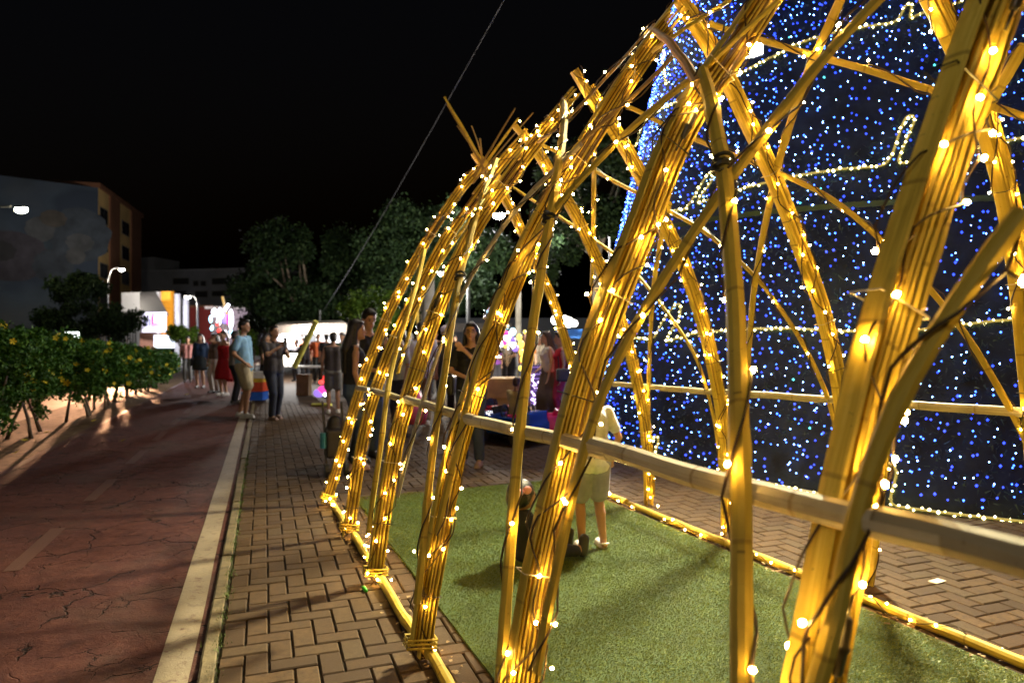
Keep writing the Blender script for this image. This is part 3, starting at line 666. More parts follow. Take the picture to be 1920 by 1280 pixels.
# ================================================================ BIG LIGHT TREE (cone of blue LED curtains)
TCX, TCY = 5.96, 10.05
def trad(z): return 5.03 - .235 * z
ROPES = {'base':[(1.161,8.49,-0.079),(1.416,7.88,-0.045),(1.571,7.59,-0.027),(1.889,7.11,0.02),(2.282,6.64,0.03),(2.649,6.28,0.022),(2.926,6.04,0.004),(3.134,5.9,-0.009),(3.156,5.94,0.19),(3.202,5.94,0.306),(3.269,5.91,0.349),(3.313,5.85,0.277),(3.268,5.85,0.14),(3.225,5.83,-0.015),(3.396,5.72,-0.019),(3.594,5.61,-0.026),(3.824,5.5,-0.032),(4.064,5.39,-0.037),(4.471,5.25,-0.024)],'t1':[(1.31,9.58,1.51),(1.488,8.66,1.474),(1.721,8.04,1.439),(1.808,7.98,1.638),(1.908,7.88,1.82),(1.972,7.79,1.87),(1.963,7.73,1.722),(1.877,7.8,1.542),(1.805,7.86,1.408),(2.02,7.54,1.502),(2.156,7.34,1.523),(2.474,6.96,1.55),(2.797,6.63,1.544),(3.07,6.38,1.515),(3.509,6.07,1.51),(3.818,5.91,1.554),(4.065,5.8,1.592),(4.305,5.71,1.607),(4.743,5.57,1.638)],'t2':[(1.793,9.0,3.107),(1.952,8.44,3.022),(2.108,8.08,2.973),(2.187,8.0,3.107),(2.286,7.91,3.305),(2.34,7.86,3.379),(2.346,7.8,3.26),(2.25,7.89,3.115),(2.186,7.95,3.004),(2.488,7.51,3.069),(2.675,7.27,3.084),(2.949,6.99,3.107),(3.244,6.72,3.1),(3.554,6.48,3.07),(3.614,6.47,3.184),(3.706,6.49,3.443),(3.767,6.49,3.57),(3.819,6.44,3.523),(3.723,6.44,3.302),(3.628,6.44,3.07),(3.845,6.31,3.096),(4.422,6.06,3.191),(4.539,6.02,3.207)],'t2b':[(1.862,10.5,4.39),(1.999,10.53,4.447),(2.022,10.52,4.601),(2.02,9.87,4.62),(2.064,9.4,4.585),(2.167,8.89,4.511),(2.391,8.27,4.405)],'t3':[(2.266,9.9,5.666),(2.199,9.64,5.299),(2.16,9.28,4.907)],'t3b':[(2.393,8.28,4.46),(2.578,7.95,4.445),(2.733,7.74,4.498),(2.993,7.44,4.559),(3.097,7.34,4.597),(3.339,7.1,4.598),(3.58,6.89,4.569),(3.807,6.73,4.538),(3.859,6.73,4.654),(3.911,6.72,4.748),(3.93,6.69,4.681),(3.878,6.68,4.53),(3.968,6.64,4.579),(4.259,6.49,4.614)],'t1b':[(1.57,7.67,0.15),(1.606,7.67,0.281),(1.657,7.63,0.395),(1.689,7.56,0.345),(1.644,7.57,0.208),(1.609,7.57,0.083)]}

ltree = empty('light_tree', (TCX, TCY, 0)); tag(ltree, 'huge cone shaped tree covered in blue LED curtains with yellow rope tiers', 'light tree')
M_net = mat('dark_tree_net', (.006, .012, .022), .8, vary=.8, nscale=5, bstr=.6, bscale=30)
A0, A1 = math.radians(150), math.radians(350)
v = []; f = []; nA, nZ = 90, 40
for j in range(nZ + 1):
    z = -.03 + 20 * j / nZ; r = trad(z) - .05
    for i in range(nA):
        a = 2 * math.pi * i / nA; v.append((r * math.cos(a), r * math.sin(a), z))
        if j: f.append(((j - 1) * nA + i, (j - 1) * nA + (i + 1) % nA, j * nA + (i + 1) % nA, j * nA + i))
mesh_np('tree_cone', v, f, M_net, ltree, smooth=True)
# tinsel needles over the cone
N = 60000; a = rng.uniform(A0, A1, N); z = rng.uniform(0, 9, N) ** 1.0; r = 5.03 - .235 * z - .03
patch = (np.sin(a * 9 + z * 1.7) + np.sin(z * 3.1 - a * 5) > -.4); a = a[patch]; z = z[patch]; r = r[patch]; N = len(a)
c_ = np.stack([r * np.cos(a), r * np.sin(a), z], 1)
tng = np.stack([-np.sin(a), np.cos(a), 0 * a], 1); out_ = np.stack([np.cos(a), np.sin(a), 0 * a + .23], 1)
q = rng.normal(0, 1, (N, 3)); d1 = tng * q[:, :1] + np.array([0, 0, 1.]) * q[:, 1:2] + out_ * abs(q[:, 2:3]) * .6
d1 /= np.linalg.norm(d1, axis=1)[:, None]; d2 = np.cross(d1, rng.normal(0, 1, (N, 3))); d2 /= np.linalg.norm(d2, axis=1)[:, None]
ln = rng.uniform(.03, .07, N)[:, None]
V = np.stack([c_ - d2 * ln * .12, c_ + d2 * ln * .12, c_ + d1 * ln], 1).reshape(-1, 3)
def tri_obj(name, V, m, parent=None, fcol=None):
    n = len(V) // 3; me = bpy.data.meshes.new(name); me.vertices.add(3 * n); me.vertices.foreach_set('co', V.ravel().astype(np.float32))
    me.loops.add(3 * n); me.loops.foreach_set('vertex_index', np.arange(3 * n, dtype=np.int32)); me.polygons.add(n)
    me.polygons.foreach_set('loop_start', np.arange(0, 3 * n, 3, dtype=np.int32)); me.polygons.foreach_set('loop_total', np.full(n, 3, dtype=np.int32))
    if fcol is not None: at = me.attributes.new('tint', 'FLOAT', 'FACE'); at.data.foreach_set('value', np.asarray(fcol, np.float32))
    me.materials.append(m); me.update(); me.validate(); o = bpy.data.objects.new(name, me); C.objects.link(o)
    if parent: o.parent = parent
    return o
tri_obj('tinsel', V, mat('green_tinsel', (.02, .05, .03), .35, vary=.6, nscale=3, bstr=0), ltree)['kind'] = 'stuff'
# blue LEDs hang in columns
octv = np.array([(1, 0, 0), (-1, 0, 0), (0, 1, 0), (0, -1, 0), (0, 0, 1), (0, 0, -1)], float)
octf = np.array([(0, 2, 4), (2, 1, 4), (1, 3, 4), (3, 0, 4), (2, 0, 5), (1, 2, 5), (3, 1, 5), (0, 3, 5)])
def leds(name, pts, rad, m):
    n = len(pts); V = (pts[:, None, :] + octv[None] * rad[:, None, None]).reshape(-1, 3)
    Fc = (octf[None] + (np.arange(n) * 6)[:, None, None]).reshape(-1, 3)
    o = mesh_np(name, V, Fc, m, ltree); o['kind'] = 'stuff'; return o
aa = []; zz = []
for col in np.arange(A0, A1, .0104):
    z = rng.uniform(0, .15); ca = col
    while z < 8.6:
        dz = .125 if not (col > A1 - .0) else .12
        z += dz * rng.uniform(.35, 1.65); aa.append(ca + rng.normal(0, .007)); zz.append(z)
aa = np.array(aa); zz = np.array(zz)
den = .82 - .22 * np.sin(aa * 7 + zz * 2) * np.sin(zz * 1.3)
kp = rng.random(len(aa)) < den; aa = aa[kp]; zz = zz[kp]
rr_ = 5.03 - .235 * zz + rng.uniform(.0, .05, len(aa))
pts = np.stack([rr_ * np.cos(aa), rr_ * np.sin(aa), zz], 1)
dim = rng.random(len(aa))
M_led1 = emit_mat('blue_led_bright', (.18, .36, 1.), 34, sample=False); M_led2 = emit_mat('blue_led', (.035, .14, 1.), 13, sample=False); M_led3 = emit_mat('blue_led_dim', (.015, .055, 1.), 4.5, sample=False); M_led4 = emit_mat('turquoise_led', (.1, .9, 1.), 4, sample=False)
for nm, lo, hi, m_, r0 in (('white_blue_leds', 0, .30, M_led1, .0064), ('blue_leds', .30, .66, M_led2, .0086), ('dim_blue_leds', .66, .992, M_led3, .0118), ('turquoise_leds', .992, 1, M_led4, .0105)):
    k_ = (dim >= lo) & (dim < hi); leds(nm, pts[k_], rng.uniform(.8, 1.2, k_.sum()) * r0, m_)
# yellow rope tiers
M_rope = emit_mat('yellow_rope', (1, .72, .12), .55, sample=False); M_ropeb = emit_mat('yellow_rope_bulb', (1, .88, .38), 14, sample=False)
M_gar = mat('garland_green', (.05, .09, .02), .6, vary=.5, nscale=20, bstr=0)
O_ = Vector((TCX, TCY, 0)); beads = []
for kk, pl in ROPES.items():
    pts_ = resample(smooth(resample([Vector(p) for p in pl], .04), 2), .035)
    pts_ = [p + ((p - O_) * Vector((1, 1, 0))).normalized() * .07 - O_ for p in pts_]
    if kk == 'base': pts_ = [p + Vector((0, 0, .05)) for p in pts_]
    mb = MB(); mb.tube(pts_, .011, 6); mb.build('light_rope', M_rope, ltree, smooth=True)
    g = [];
    for i in range(len(pts_) * 22):
        p = pts_[i % len(pts_)]; d = Vector(rng.normal(0, 1, 3)); d.normalize(); s_ = Vector(rng.normal(0, 1, 3)).cross(d).normalized() * .004
        c0 = p + Vector((0, 0, -.02)); g += [c0 - s_, c0 + s_, c0 + d * rng.uniform(.02, .055)]
    tri_obj('garland', np.array([tuple(x) for x in g]), M_gar, ltree)['kind'] = 'stuff'
    for p in resample(pts_, .055): beads.append(tuple(p + Vector(rng.normal(0, .007, 3))))
beads = np.array(beads); leds('rope_bulbs', beads, rng.uniform(.012, .019, len(beads)), M_ropeb)
# continue each tier round the cone, outside the part the photo shows
# tier frames: dark boards seen under the second tier
mb = MB()
for a in np.arange(math.radians(170), math.radians(330), .02):
    for z, hgt in ((2.72, .05),):
        r = trad(z) + .01; mb.box((r * math.cos(a), r * math.sin(a), z + .35 * math.sin(a * 2 + 1.2) * .3), (.12, .02, hgt), a + math.pi / 2)
mb.build('tier_hoop', mat('hoop_green', (.05, .09, .045), .6), ltree)
# floodlight on the tree
def area(name, loc, rot, sx, sy, power, col, parent=None, spread=None):
    d = bpy.data.lights.new(name, 'AREA'); d.shape = 'RECTANGLE'; d.size = sx; d.size_y = sy; d.energy = power; d.color = col
    if spread: d.spread = spread
    o = bpy.data.objects.new(name, d); C.objects.link(o); o.location = loc; o.rotation_euler = rot
    if parent: o.parent = parent
    return o
def look(d): return Vector(d).to_track_quat('-Z', 'Y').to_euler()
fl = empty('floodlight', (2.50, 7.05, 4.45)); tag(fl, 'small white floodlight glaring on the upper side of the blue light tree', 'floodlight')
mb = MB(); mb.box((0, .06, 0), (.22, .08, .16)); mb.box((0, .2, -.02), (.03, .25, .03)); mb.build('housing', M_tie, fl)
mb = MB(); mb.box((0, .012, 0), (.18, .01, .12)); mb.build('lens', emit_mat('flood_lens', (.75, .85, 1), 60, sample=False), fl)
area('flood_lamp', (0, -.02, 0), look((-.5, -1.05, -.85)), .45, .3, 760, (1, .92, .58), fl, spread=math.radians(105))
bx = MB(); bx.box((0, 0, 0), (.14, .02, .02)); 

# ================================================================ STREET LAMPS
M_steel = mat('galvanised_steel', (.12, .12, .12), .5, metal=.5, bstr=.1)
M_conc = mat('grey_concrete', (.30, .29, .27), .85, vary=.3, nscale=2.5, bstr=.4, bscale=25)
def px(x, y, Y): return Vector(((x - 960) / 1280 * Y, Y, EYE - (y - 640) / 1280 * Y))
def street_lamp(x, y, Y, label, col, L, power, size=.5, arm=(1.6, 0), group='street lamps over the plaza', pole_r=.08, aim=None):
    h = px(x, y, Y); root = empty('street_lamp', (h.x + arm[0], h.y + arm[1], 0)); tag(root, label, 'street lamp', group)
    mb = MB(); mb.tube([(0, 0, 0), (0, 0, .9), (0, 0, h.z * .9)], [pole_r * 1.3, pole_r, pole_r * .7], 10); mb.build('pole', M_steel, root)
    mb = MB(); k = [(0, 0, h.z * .88), (-arm[0] * .25, -arm[1] * .25, h.z + .15), (-arm[0] * .8, -arm[1] * .8, h.z + .18)]; mb.tube(smooth(resample(k, .2), 3), .04, 8); mb.build('arm', M_steel, root)
    mb = MB(); mb.ball((-arm[0], -arm[1], h.z + .1), (size * .42, size * .3, .10), 12, 6); mb.build('lamp_head', M_steel, root, smooth=True)
    mb = MB(); mb.ball((-arm[0], -arm[1], h.z + .02), (size * .5, size * .3, size * .28), 12, 6); mb.build('lens', emit_mat('lens_%d' % (L * 10 + int(col[2] * 9)), col, L, sample=False), root, smooth=True)
    if power:
        d = bpy.data.lights.new('lamp', 'POINT'); d.energy = power; d.color = col; d.shadow_soft_size = .25
        o = bpy.data.objects.new('lamp', d); C.objects.link(o); o.parent = root; o.location = (-arm[0], -arm[1], h.z - .12 - size * .35)
        if aim: o.rotation_euler = look(aim)
    return root
street_lamp(40, 394, 33, 'street lamp with a big yellowish glare before the mural building', (1, .92, .62), 80, 200, .62, (-2.5, 0))
street_lamp(228, 506, 60, 'distant white street lamp in front of the ochre facade', (1, .9, .75), 70, 2200, .5, (-1.2, 0))
street_lamp(352, 557, 62, 'distant street lamp on a pale pole beside the orange edged shop', (1, .95, .85), 16, 1500, .6, (.9, 0), pole_r=.14)
street_lamp(936, 405, 30, 'bright white street lamp glaring between the upper arches', (1, 1, .95), 110, 1300, .55, (-3.2, 0))
street_lamp(1101, 414, 27, 'white street lamp in front of the dark tree', (1, 1, .98), 12, 1500, .45, (.9, 0))
street_lamp(830, 514, 24, 'street lamp mounted beside the grey concrete column', (1, .98, .9), 10, 1500, .35, (.9, 0))
street_lamp(475, 598, 50, 'small distant lamp above the light blue shirt man', (1, 1, .95), 16, 0, .3, (.9, 0)); street_lamp(525, 611, 45, 'small distant lamp above the pale tent', (1, 1, .98), 16, 900, .25, (1.2, 0))
# the lamp behind the camera that lights the plaza
pl_ = empty('street_lamp', (-5.6, -6.6, 0)); tag(pl_, 'tall street lamp behind the camera beside the cycle path', 'street lamp', 'street lamps over the plaza')
mb = MB(); mb.tube([(0, 0, 0), (0, 0, 1), (0, 0, 7)], [.11, .085, .06], 10); mb.build('pole', M_steel, pl_)
mb = MB(); mb.tube([(0, 0, 6.9), (.4, 0, 7.2), (1.1, 0, 7.25)], .035, 8); mb.build('arm', M_steel, pl_)
mb = MB(); mb.box((1.2, 0, 7.2), (.6, .28, .1)); mb.build('lamp_head', M_steel, pl_)
d = bpy.data.lights.new('lamp', 'SPOT'); d.energy = 1000; d.color = (1, .89, .7); d.shadow_soft_size = .3; d.spot_size = math.radians(160); d.spot_blend = .5
o = bpy.data.objects.new('lamp', d); C.objects.link(o); o.parent = pl_; o.location = (1.2, 0, 7.08); o.rotation_euler = look((.35, .55, -1))

# added lamp to brighten the crowd, unseen: post behind light tree, head above frame
pl_added = empty('street_lamp', (3.7, 13.6, 0)); tag(pl_added, 'added unseen lamp behind the blue light tree brightening the crowd', 'street lamp', 'street lamps over the plaza')
mb = MB(); mb.tube([(0, 0, 0), (0, 0, 1), (0, 0, 8.4)], [.12, .09, .06], 10); mb.build('pole', M_steel, pl_added)
mb = MB(); mb.tube([(0, 0, 8.3), (-1.2, -.5, 8.6), (-2.9, -1.6, 8.7)], .035, 8); mb.build('arm', M_steel, pl_added)
mb = MB(); mb.box((-3.1, -1.75, 8.68), (.6, .3, .1), .7); mb.build('lamp_head', M_steel, pl_added)
d = bpy.data.lights.new('lamp', 'SPOT'); d.energy = 1300; d.color = (1, .86, .64); d.shadow_soft_size = .2; d.spot_size = math.radians(120); d.spot_blend = .8
o = bpy.data.objects.new('lamp', d); C.objects.link(o); o.parent = pl_added; o.location = (-3.1, -1.75, 8.55); o.rotation_euler = look((-.15, -.1, -1))

# ================================================================ FOLIAGE
def leaf_mat(name, c0, c1, c2, trans=.0):
    m = bpy.data.materials.new(name); n, b, l = nodes(m)
    at = n.nodes.new('ShaderNodeAttribute'); at.attribute_name = 'tint'
    l.new(ramp(n, at.outputs['Fac'], [(0, c0), (.6, c1), (1, c2)]), b.inputs['Base Color']); b.inputs['Roughness'].default_value = .7; b.inputs['Specular IOR Level'].default_value = .25
    return m
M_leafd = leaf_mat('dark_leaf', (.008, .020, .006), (.017, .038, .010), (.034, .06, .014)); M_leafy = leaf_mat('fresh_leaf', (.05, .10, .012), (.10, .20, .02), (.2, .32, .04))
M_hedge = leaf_mat('hedge_leaf', (.02, .07, .010), (.05, .15, .018), (.12, .27, .03))
M_bark = mat('grey_bark', (.17, .13, .09), .9, vary=.5, nscale=5, bstr=.8, bscale=20)
M_barkp = mat('pale_bark', (.34, .30, .23), .9, vary=.4, nscale=3, bstr=.7, bscale=14)
def leaf_cloud(name, clumps, n, size, m, parent, flat=.5):
    """diamond leaves gathered round clump centres [(c, r)]"""
    cs = np.array([tuple(c) for c, r in clumps]); rs = np.array([r if hasattr(r, '__len__') else (r, r, r) for c, r in clumps], float)
    wgt = rs.prod(1) ** .7; wgt /= wgt.sum(); idx = rng.choice(len(cs), n, p=wgt)
    d = rng.normal(0, 1, (n, 3)); d /= np.linalg.norm(d, axis=1)[:, None]
    rad = rng.random(n) ** .45; pos = cs[idx] + d * rs[idx] * rad[:, None] * (1 + .25 * rng.normal(0, 1, (n, 1)) * (rng.random((n, 1)) < .2))
    ax = rng.normal(0, 1, (n, 3)) + d * .6; ax /= np.linalg.norm(ax, axis=1)[:, None]
    up = rng.normal(0, 1, (n, 3)); up[:, 2] += flat * 3; sd = np.cross(ax, up); sd /= np.linalg.norm(sd, axis=1)[:, None] + 1e-9
    L = (size * rng.uniform(.6, 1.3, n))[:, None]
    V = np.stack([pos - ax * L * .5, pos + sd * L * .26 + ax * L * .02, pos + ax * L * .5, pos - sd * L * .26 + ax * L * .02], 1).reshape(-1, 3)
    Fc = np.arange(4 * n).reshape(-1, 4); o = mesh_np(name, V, Fc, m, parent, fcol=rng.random(n)); return o
def tree(loc, label, trunk_h, trunk_r, crown, n, size, m, bark=None, group=None, cat='tree', lean=(0, 0)):
    root = empty('tree', loc); tag(root, label, cat, group); mb = MB(); top = Vector((lean[0], lean[1], trunk_h))
    mb.tube(smooth([(0, 0, -.05), (lean[0] * .2, lean[1] * .3, trunk_h * .3), (lean[0] * .6, lean[1] * .6, trunk_h * .65), tuple(top)], 2), [trunk_r * 1.35, trunk_r, trunk_r * .9, trunk_r * .75], 10)
    for c, r in crown[:9]:
        c = Vector(c); k = top.lerp(c, .5) + Vector(rng.normal(0, .15, 3)); mb.tube(resample([top - Vector((0, 0, .3)), k, c], .5), [trunk_r * (.55 - .45 * i / max(1, len(resample([top, k, c], .5)))) for i in range(len(resample([top - Vector((0, 0, .3)), k, c], .5)))], 6)
    mb.build('trunk', bark or M_bark, root, smooth=True); leaf_cloud('crown', crown, n, size, m, root); return root
def blob(cx, cy, cz, rx, ry, rz, k, r0):
    out = []
    for i in range(k):
        d = Vector(rng.normal(0, 1, 3)).normalized() * rng.uniform(.35, 1) ** .6; out.append(((cx + d.x * rx, cy + d.y * ry, cz + d.z * rz), rng.uniform(.6, 1.25) * r0))
    return out
Yt = 34
def at(x, y, Y): p = px(x, y, Y); return p
p = at(575, 640, 34); tree((p.x, 34, 0), 'large dark tree left of the tunnel with a dim green crown', 2.6, .22, blob(0, 0, 4.3, 3.0, 2.6, 2.9, 42, .85), 30000, .2, M_leafd, group='trees around the plaza')
p = at(790, 640, 31); tree((p.x, 31, 0), 'tallest dark tree behind the left side of the arches', 3.0, .25, blob(0, 0, 5.0, 3.0, 2.6, 2.6, 46, .85), 32000, .19, M_leafd, group='trees around the plaza')
p = at(500, 640, 42); tree((p.x, 42, 0), 'low dark tree at the left end of the tree line', 2.2, .2, blob(0, 0, 3.9, 2.2, 2.2, 2.4, 26, .8), 14000, .22, M_leafd, group='trees around the plaza')
p = at(700, 640, 20); tree((p.x, 20, 0), 'small tree with bright yellow green leaves behind the couple', 1.7, .06, blob(0, 0, 2.25, .85, .8, .6, 16, .3), 5200, .11, M_leafy, group='trees around the plaza', lean=(-.5, 0))
p = at(1120, 640, 21); tree((p.x, 21, 0), 'tall tree with a pale trunk behind the far arches', 4.3, .16, blob(0, 0, 5.9, 1.9, 2.0, 1.5, 26, .6) + blob(-1.2, -.4, 3.9, .7, .7, .6, 6, .4), 17000, .16, M_leafd, M_barkp, group='trees around the plaza')
p = at(972, 640, 28); tree((p.x, 28, 0), 'slender pale trunk tree behind the balloon stall', 4.4, .13, blob(0, 0, 5.5, 1.6, 1.5, 1.2, 14, .55), 7000, .18, M_leafd, M_barkp, group='trees around the plaza')
p = at(158, 640, 36); tree((p.x, 36, 0), 'spreading dark tree in front of the mural wall', 1.8, .16, blob(.3, 0, 2.6, 2.3, 1.8, 1.0, 24, .55) + blob(-.2, 0, 4.1, 1.4, 1.2, .9, 14, .5), 15000, .2, M_leafd, group='trees around the plaza')
p = at(345, 640, 30); tree((p.x, 30, 0), 'small round clipped tree by the bright shop', 1.1, .07, blob(0, 0, 1.75, .62, .6, .38, 14, .26), 4200, .11, M_leafy, group='trees around the plaza', lean=(.1, 0))
p = at(475, 640, 34); tree((p.x, 34, 0), 'small bush behind the man in the light blue shirt', .6, .06, blob(0, 0, 1.35, .8, .6, .5, 8, .3), 1800, .13, M_leafy, group='trees around the plaza')

# flowering hedge: one shrub after another
def petal_flower(name, r, m):
    v = [(0, 0, 0)]; f = []
    for k in range(5):
        a = k * 2 * math.pi / 5
        i = len(v); v += [(r * .45 * math.cos(a - .5), r * .45 * math.sin(a - .5), r * .18), (r * math.cos(a - .38), r * math.sin(a - .38), r * .3), (r * 1.08 * math.cos(a), r * 1.08 * math.sin(a), r * .24), (r * math.cos(a + .38), r * math.sin(a + .38), r * .3), (r * .45 * math.cos(a + .5), r * .45 * math.sin(a + .5), r * .18)]
        f.append((0, i, i + 1, i + 2, i + 3, i + 4))
    me = bpy.data.meshes.new(name); me.from_pydata(v, [], f); me.materials.append(m); return me
M_pet = mat('yellow_petal', (.9, .72, .02), .55, vary=.15, bstr=0)
FM = petal_flower('flower', .042, M_pet)
hed = []
s = 5.2
hi = 0
while s < 26:
    hed.append(s); s += 1.1
for hi, s in enumerate(hed):
    tt_ = min(1, max(0, (s - 8) / 16)); ac = -3.5 + .28 * min(1, max(0, (s - 8) / 9)); H_ = 1.72 - .65 * tt_; zb = .60 - .25 * tt_
    b0 = P(ac, s, 0); root = empty('flowering_shrub', tuple(b0))
    desc = 'nearest, at the left frame edge' if hi == 0 else None
    nth = hi + 1
    words = ['first', 'second', 'third', 'fourth', 'fifth', 'sixth', 'seventh', 'eighth', 'ninth', 'tenth', 'eleventh', 'twelfth', 'thirteenth', 'fourteenth', 'fifteenth', 'sixteenth', 'seventeenth', 'eighteenth', 'nineteenth', 'twentieth']
    lab = '%s shrub from the near end of the yellow flowering hedge' % (words[hi] if hi < 20 else words[hi - 20] + ' from far, small')
    if hi >= 20: lab = '%s shrub from the far end of the yellow flowering hedge' % words[len(hed) - 1 - hi]
    tag(root, lab, 'shrub', 'shrubs of the flowering hedge')
    mb = MB()
    for q in range(int(rng.integers(1, 3))):
        dx, dy = rng.normal(0, .1, 2); ex, ey = rng.normal(0, .13, 2)
        mb.tube(smooth([(dx, dy, -.03), (dx * 1.2 + ex * .2, dy + ey * .2, zb * .5), (ex * .7, ey * .7, zb), (ex * 1.3, ey * 1.3, H_ * .8)], 1), [.032, .024, .018, .01], 7)
    mb.build('stem', M_bark, root, smooth=True)
    cl = []
    for q in range(46):
        cl.append(((rng.uniform(-.5, .5), rng.uniform(-.6, .6), zb + .12 + (H_ - zb - .22) * rng.random() ** .8), rng.uniform(.13, .24)))
    for q in range(12): cl.append(((rng.uniform(-.5, .5), rng.uniform(-.6, .6), H_ - .12 + rng.uniform(-.04, .05)), .12))
    for q in range(9 if s < 11 else 4): cl.append(((rng.uniform(-.55, .55), rng.uniform(-.55, .55), zb - rng.uniform(-.04, .2)), .12))
    n = 13000 if s < 14 else 7000
    leaf_cloud('leaves', cl, n, .062 if s < 14 else .085, M_hedge, root, .3)
    cam_dir = Vector((-b0.x, -b0.y, 0)).normalized(); side = Vector((-cam_dir.y, cam_dir.x, 0))
    for q in range(int(rng.integers(16, 27))):
        o = bpy.data.objects.new('flower', FM); C.objects.link(o); o.parent = root
        zf = zb + (H_ - zb) * rng.random() ** .75 + .02
        pp = cam_dir * rng.uniform(.5, .66) + side * rng.uniform(-.6, .6); o.location = (pp.x, pp.y, zf)
        dd = cam_dir + Vector(rng.normal(0, .45, 3)) + Vector((0, 0, .25)); o.rotation_euler = dd.to_track_quat('Z', 'Y').to_euler(); k = rng.uniform(.7, 1.25); o.scale = (k, k, k)
for i, (x, y) in enumerate(((46, 827), (88, 812), (176, 790), (30, 850), (350, 740), (230, 820))):
    Y = 1280 * (EYE - .03) / (y - 640); p = px(x, y, Y)
    o = bpy.data.objects.new('fallen_flower', FM); C.objects.link(o); o.location = (p.x, p.y, .04 if i != 5 else -.015); o.rotation_euler = (rng.uniform(-.5, .5), rng.uniform(-.5, .5), rng.uniform(0, 6))
    tag(o, ('yellow flower fallen under the second stem', 'yellow flower fallen beside a stem pair', 'yellow flower fallen on the bed edge', 'yellow flower fallen nearest the path corner', 'yellow flower at the far end of the bed', 'yellow flower fallen on the red path')[i], 'flower', 'fallen yellow flowers')

# ================================================================ BUILDINGS
def mural_mat():
    m = bpy.data.materials.new('mural'); n, b, l = nodes(m); o_ = coords(n)
    g = noise(n, mapping(n, o_, (.07, .07, .09)), 1, 3, .5)
    c = ramp(n, g, [(.36, (.03, .042, .062)), (.46, (.026, .038, .055)), (.5, (.05, .07, .09)), (.62, (.07, .075, .08)), (.72, (.10, .08, .06))])
    g2 = noise(n, o_, .5, 6, .7); c = mix(n, ramp(n, g2, [(.4, (.4, .4, .4)), (.65, (0, 0, 0))]), c, (.03, .045, .07))
    l.new(c, b.inputs['Base Color']); b.inputs['Roughness'].default_value = .85; return m
M_mural = mural_mat(); M_ochre = mat('ochre_render', (.55, .36, .13), .85, vary=.2, nscale=.5, bstr=.2, bscale=6); M_brown = mat('brown_pilaster', (.17, .07, .03), .8, vary=.2, nscale=.6, bstr=.2, bscale=6)
M_dglass = mat('dark_glass', (.02, .022, .025), .15, bstr=0); M_grey = mat('grey_render', (.20, .20, .21), .9, vary=.15, nscale=.4, bstr=.2, bscale=6); M_wframe = mat('window_frame', (.12, .11, .10), .6, bstr=0)
def wall_frame(A, B):
    A, B = Vector(A), Vector(B); u = (B - A); L = u.length; u.normalize(); n = Vector((u.y, -u.x, 0)); return A, u, n, L
def wbox(mb, A, u, n, u0, u1, z0, z1, d0, d1):
    """box on a wall: along u, up z, outward n"""
    vs_ = [A + u * a + n * d + Vector((0, 0, z)) for z in (z0, z1) for a, d in ((u0, d0), (u1, d0), (u1, d1), (u0, d1))]
    mb.add(vs_, [(0, 1, 2, 3), (7, 6, 5, 4), (0, 4, 5, 1), (1, 5, 6, 2), (2, 6, 7, 3), (3, 7, 4, 0)])
mbld = empty('apartment_building', (0, 0, 0)); tag(mbld, 'five storey building with a dark blue mural wall and ochre facade with brown bands', 'building')
Bc = px(184, 640, 74); Bc.z = 0; Bd = px(-260, 640, 62); Bd.z = 0; Be = px(265, 640, 92); Be.z = 0
HB = px(0, 352, 74).z
A_, u_, n_, L_ = wall_frame(Bd, Bc)
mb = MB(); wbox(mb, A_, u_, n_, 0, L_, 0, HB, -12, 0); mb.build('mural_wall', M_mural, mbld)
# round shapes of the mural are flat paint on the wall
def disc(A, u, n, cu, cz, r, m, name, sq=1, k=28, d=.02):
    v = [A + u * (cu + r * math.cos(2 * math.pi * i / k) * (1 + .08 * math.sin(i * 2.3))) + n * d + Vector((0, 0, cz + sq * r * math.sin(2 * math.pi * i / k))) for i in range(k)]
    v += [q - n * .03 for q in v]; f = [tuple(range(k))] + [(i, (i + 1) % k, (i + 1) % k + k, i + k) for i in range(k)]
    mesh_np(name, v, f, m, mbld)
def upix(x, A, u):   # where the wall meets the view column x
    t = (x - 960) / 1280; return (t * A.y - A.x) / (u.x - t * u.y)
mk = [(115, 450, 3.0, (.035, .085, .12)), (150, 440, 2.9, (.06, .09, .12)), (150, 455, 1.3, (.16, .17, .17)), (75, 430, 1.3, (.15, .16, .16)), (20, 480, 3.4, (.075, .06, .08)), (100, 500, 1.8, (.05, .075, .10)), (100, 410, 1.2, (.15, .12, .08)), (142, 480, .9, (.14, .14, .13)), (-2, 470, 1.4, (.015, .012, .012))]
for i, (x, y, r, c) in enumerate(mk):
    uu = upix(x, A_, u_); Yw = (A_ + u_ * uu).y; zz_ = EYE - (y - 640) / 1280 * Yw
    disc(A_, u_, n_, uu, zz_, r, mat('mural_paint_%d' % i, tuple(q * .35 + .022 for q in c), .85, vary=.35, nscale=.8, bstr=0), 'mural_shape', 1 if i % 2 else .75, d=.02 + .006 * i)
A_, u_, n_, L_ = wall_frame(Bc, Be)
mb = MB(); wbox(mb, A_, u_, n_, 0, L_, 0, HB, -8, -.001); mb.build('side_wall', M_ochre, mbld)
mb = MB(); wbox(mb, A_, u_, n_, -.2, L_ + .2, HB, HB + .5, -8, .25); mb.build('parapet', M_brown, mbld)
for x0, x1 in ((204, 222), (244, 262)):
    a, b_ = upix(x0, A_, u_), upix(x1, A_, u_); mb = MB(); wbox(mb, A_, u_, n_, a, b_, 0, HB - .05, .0, .18); mb.build('pilaster', M_brown, mbld)
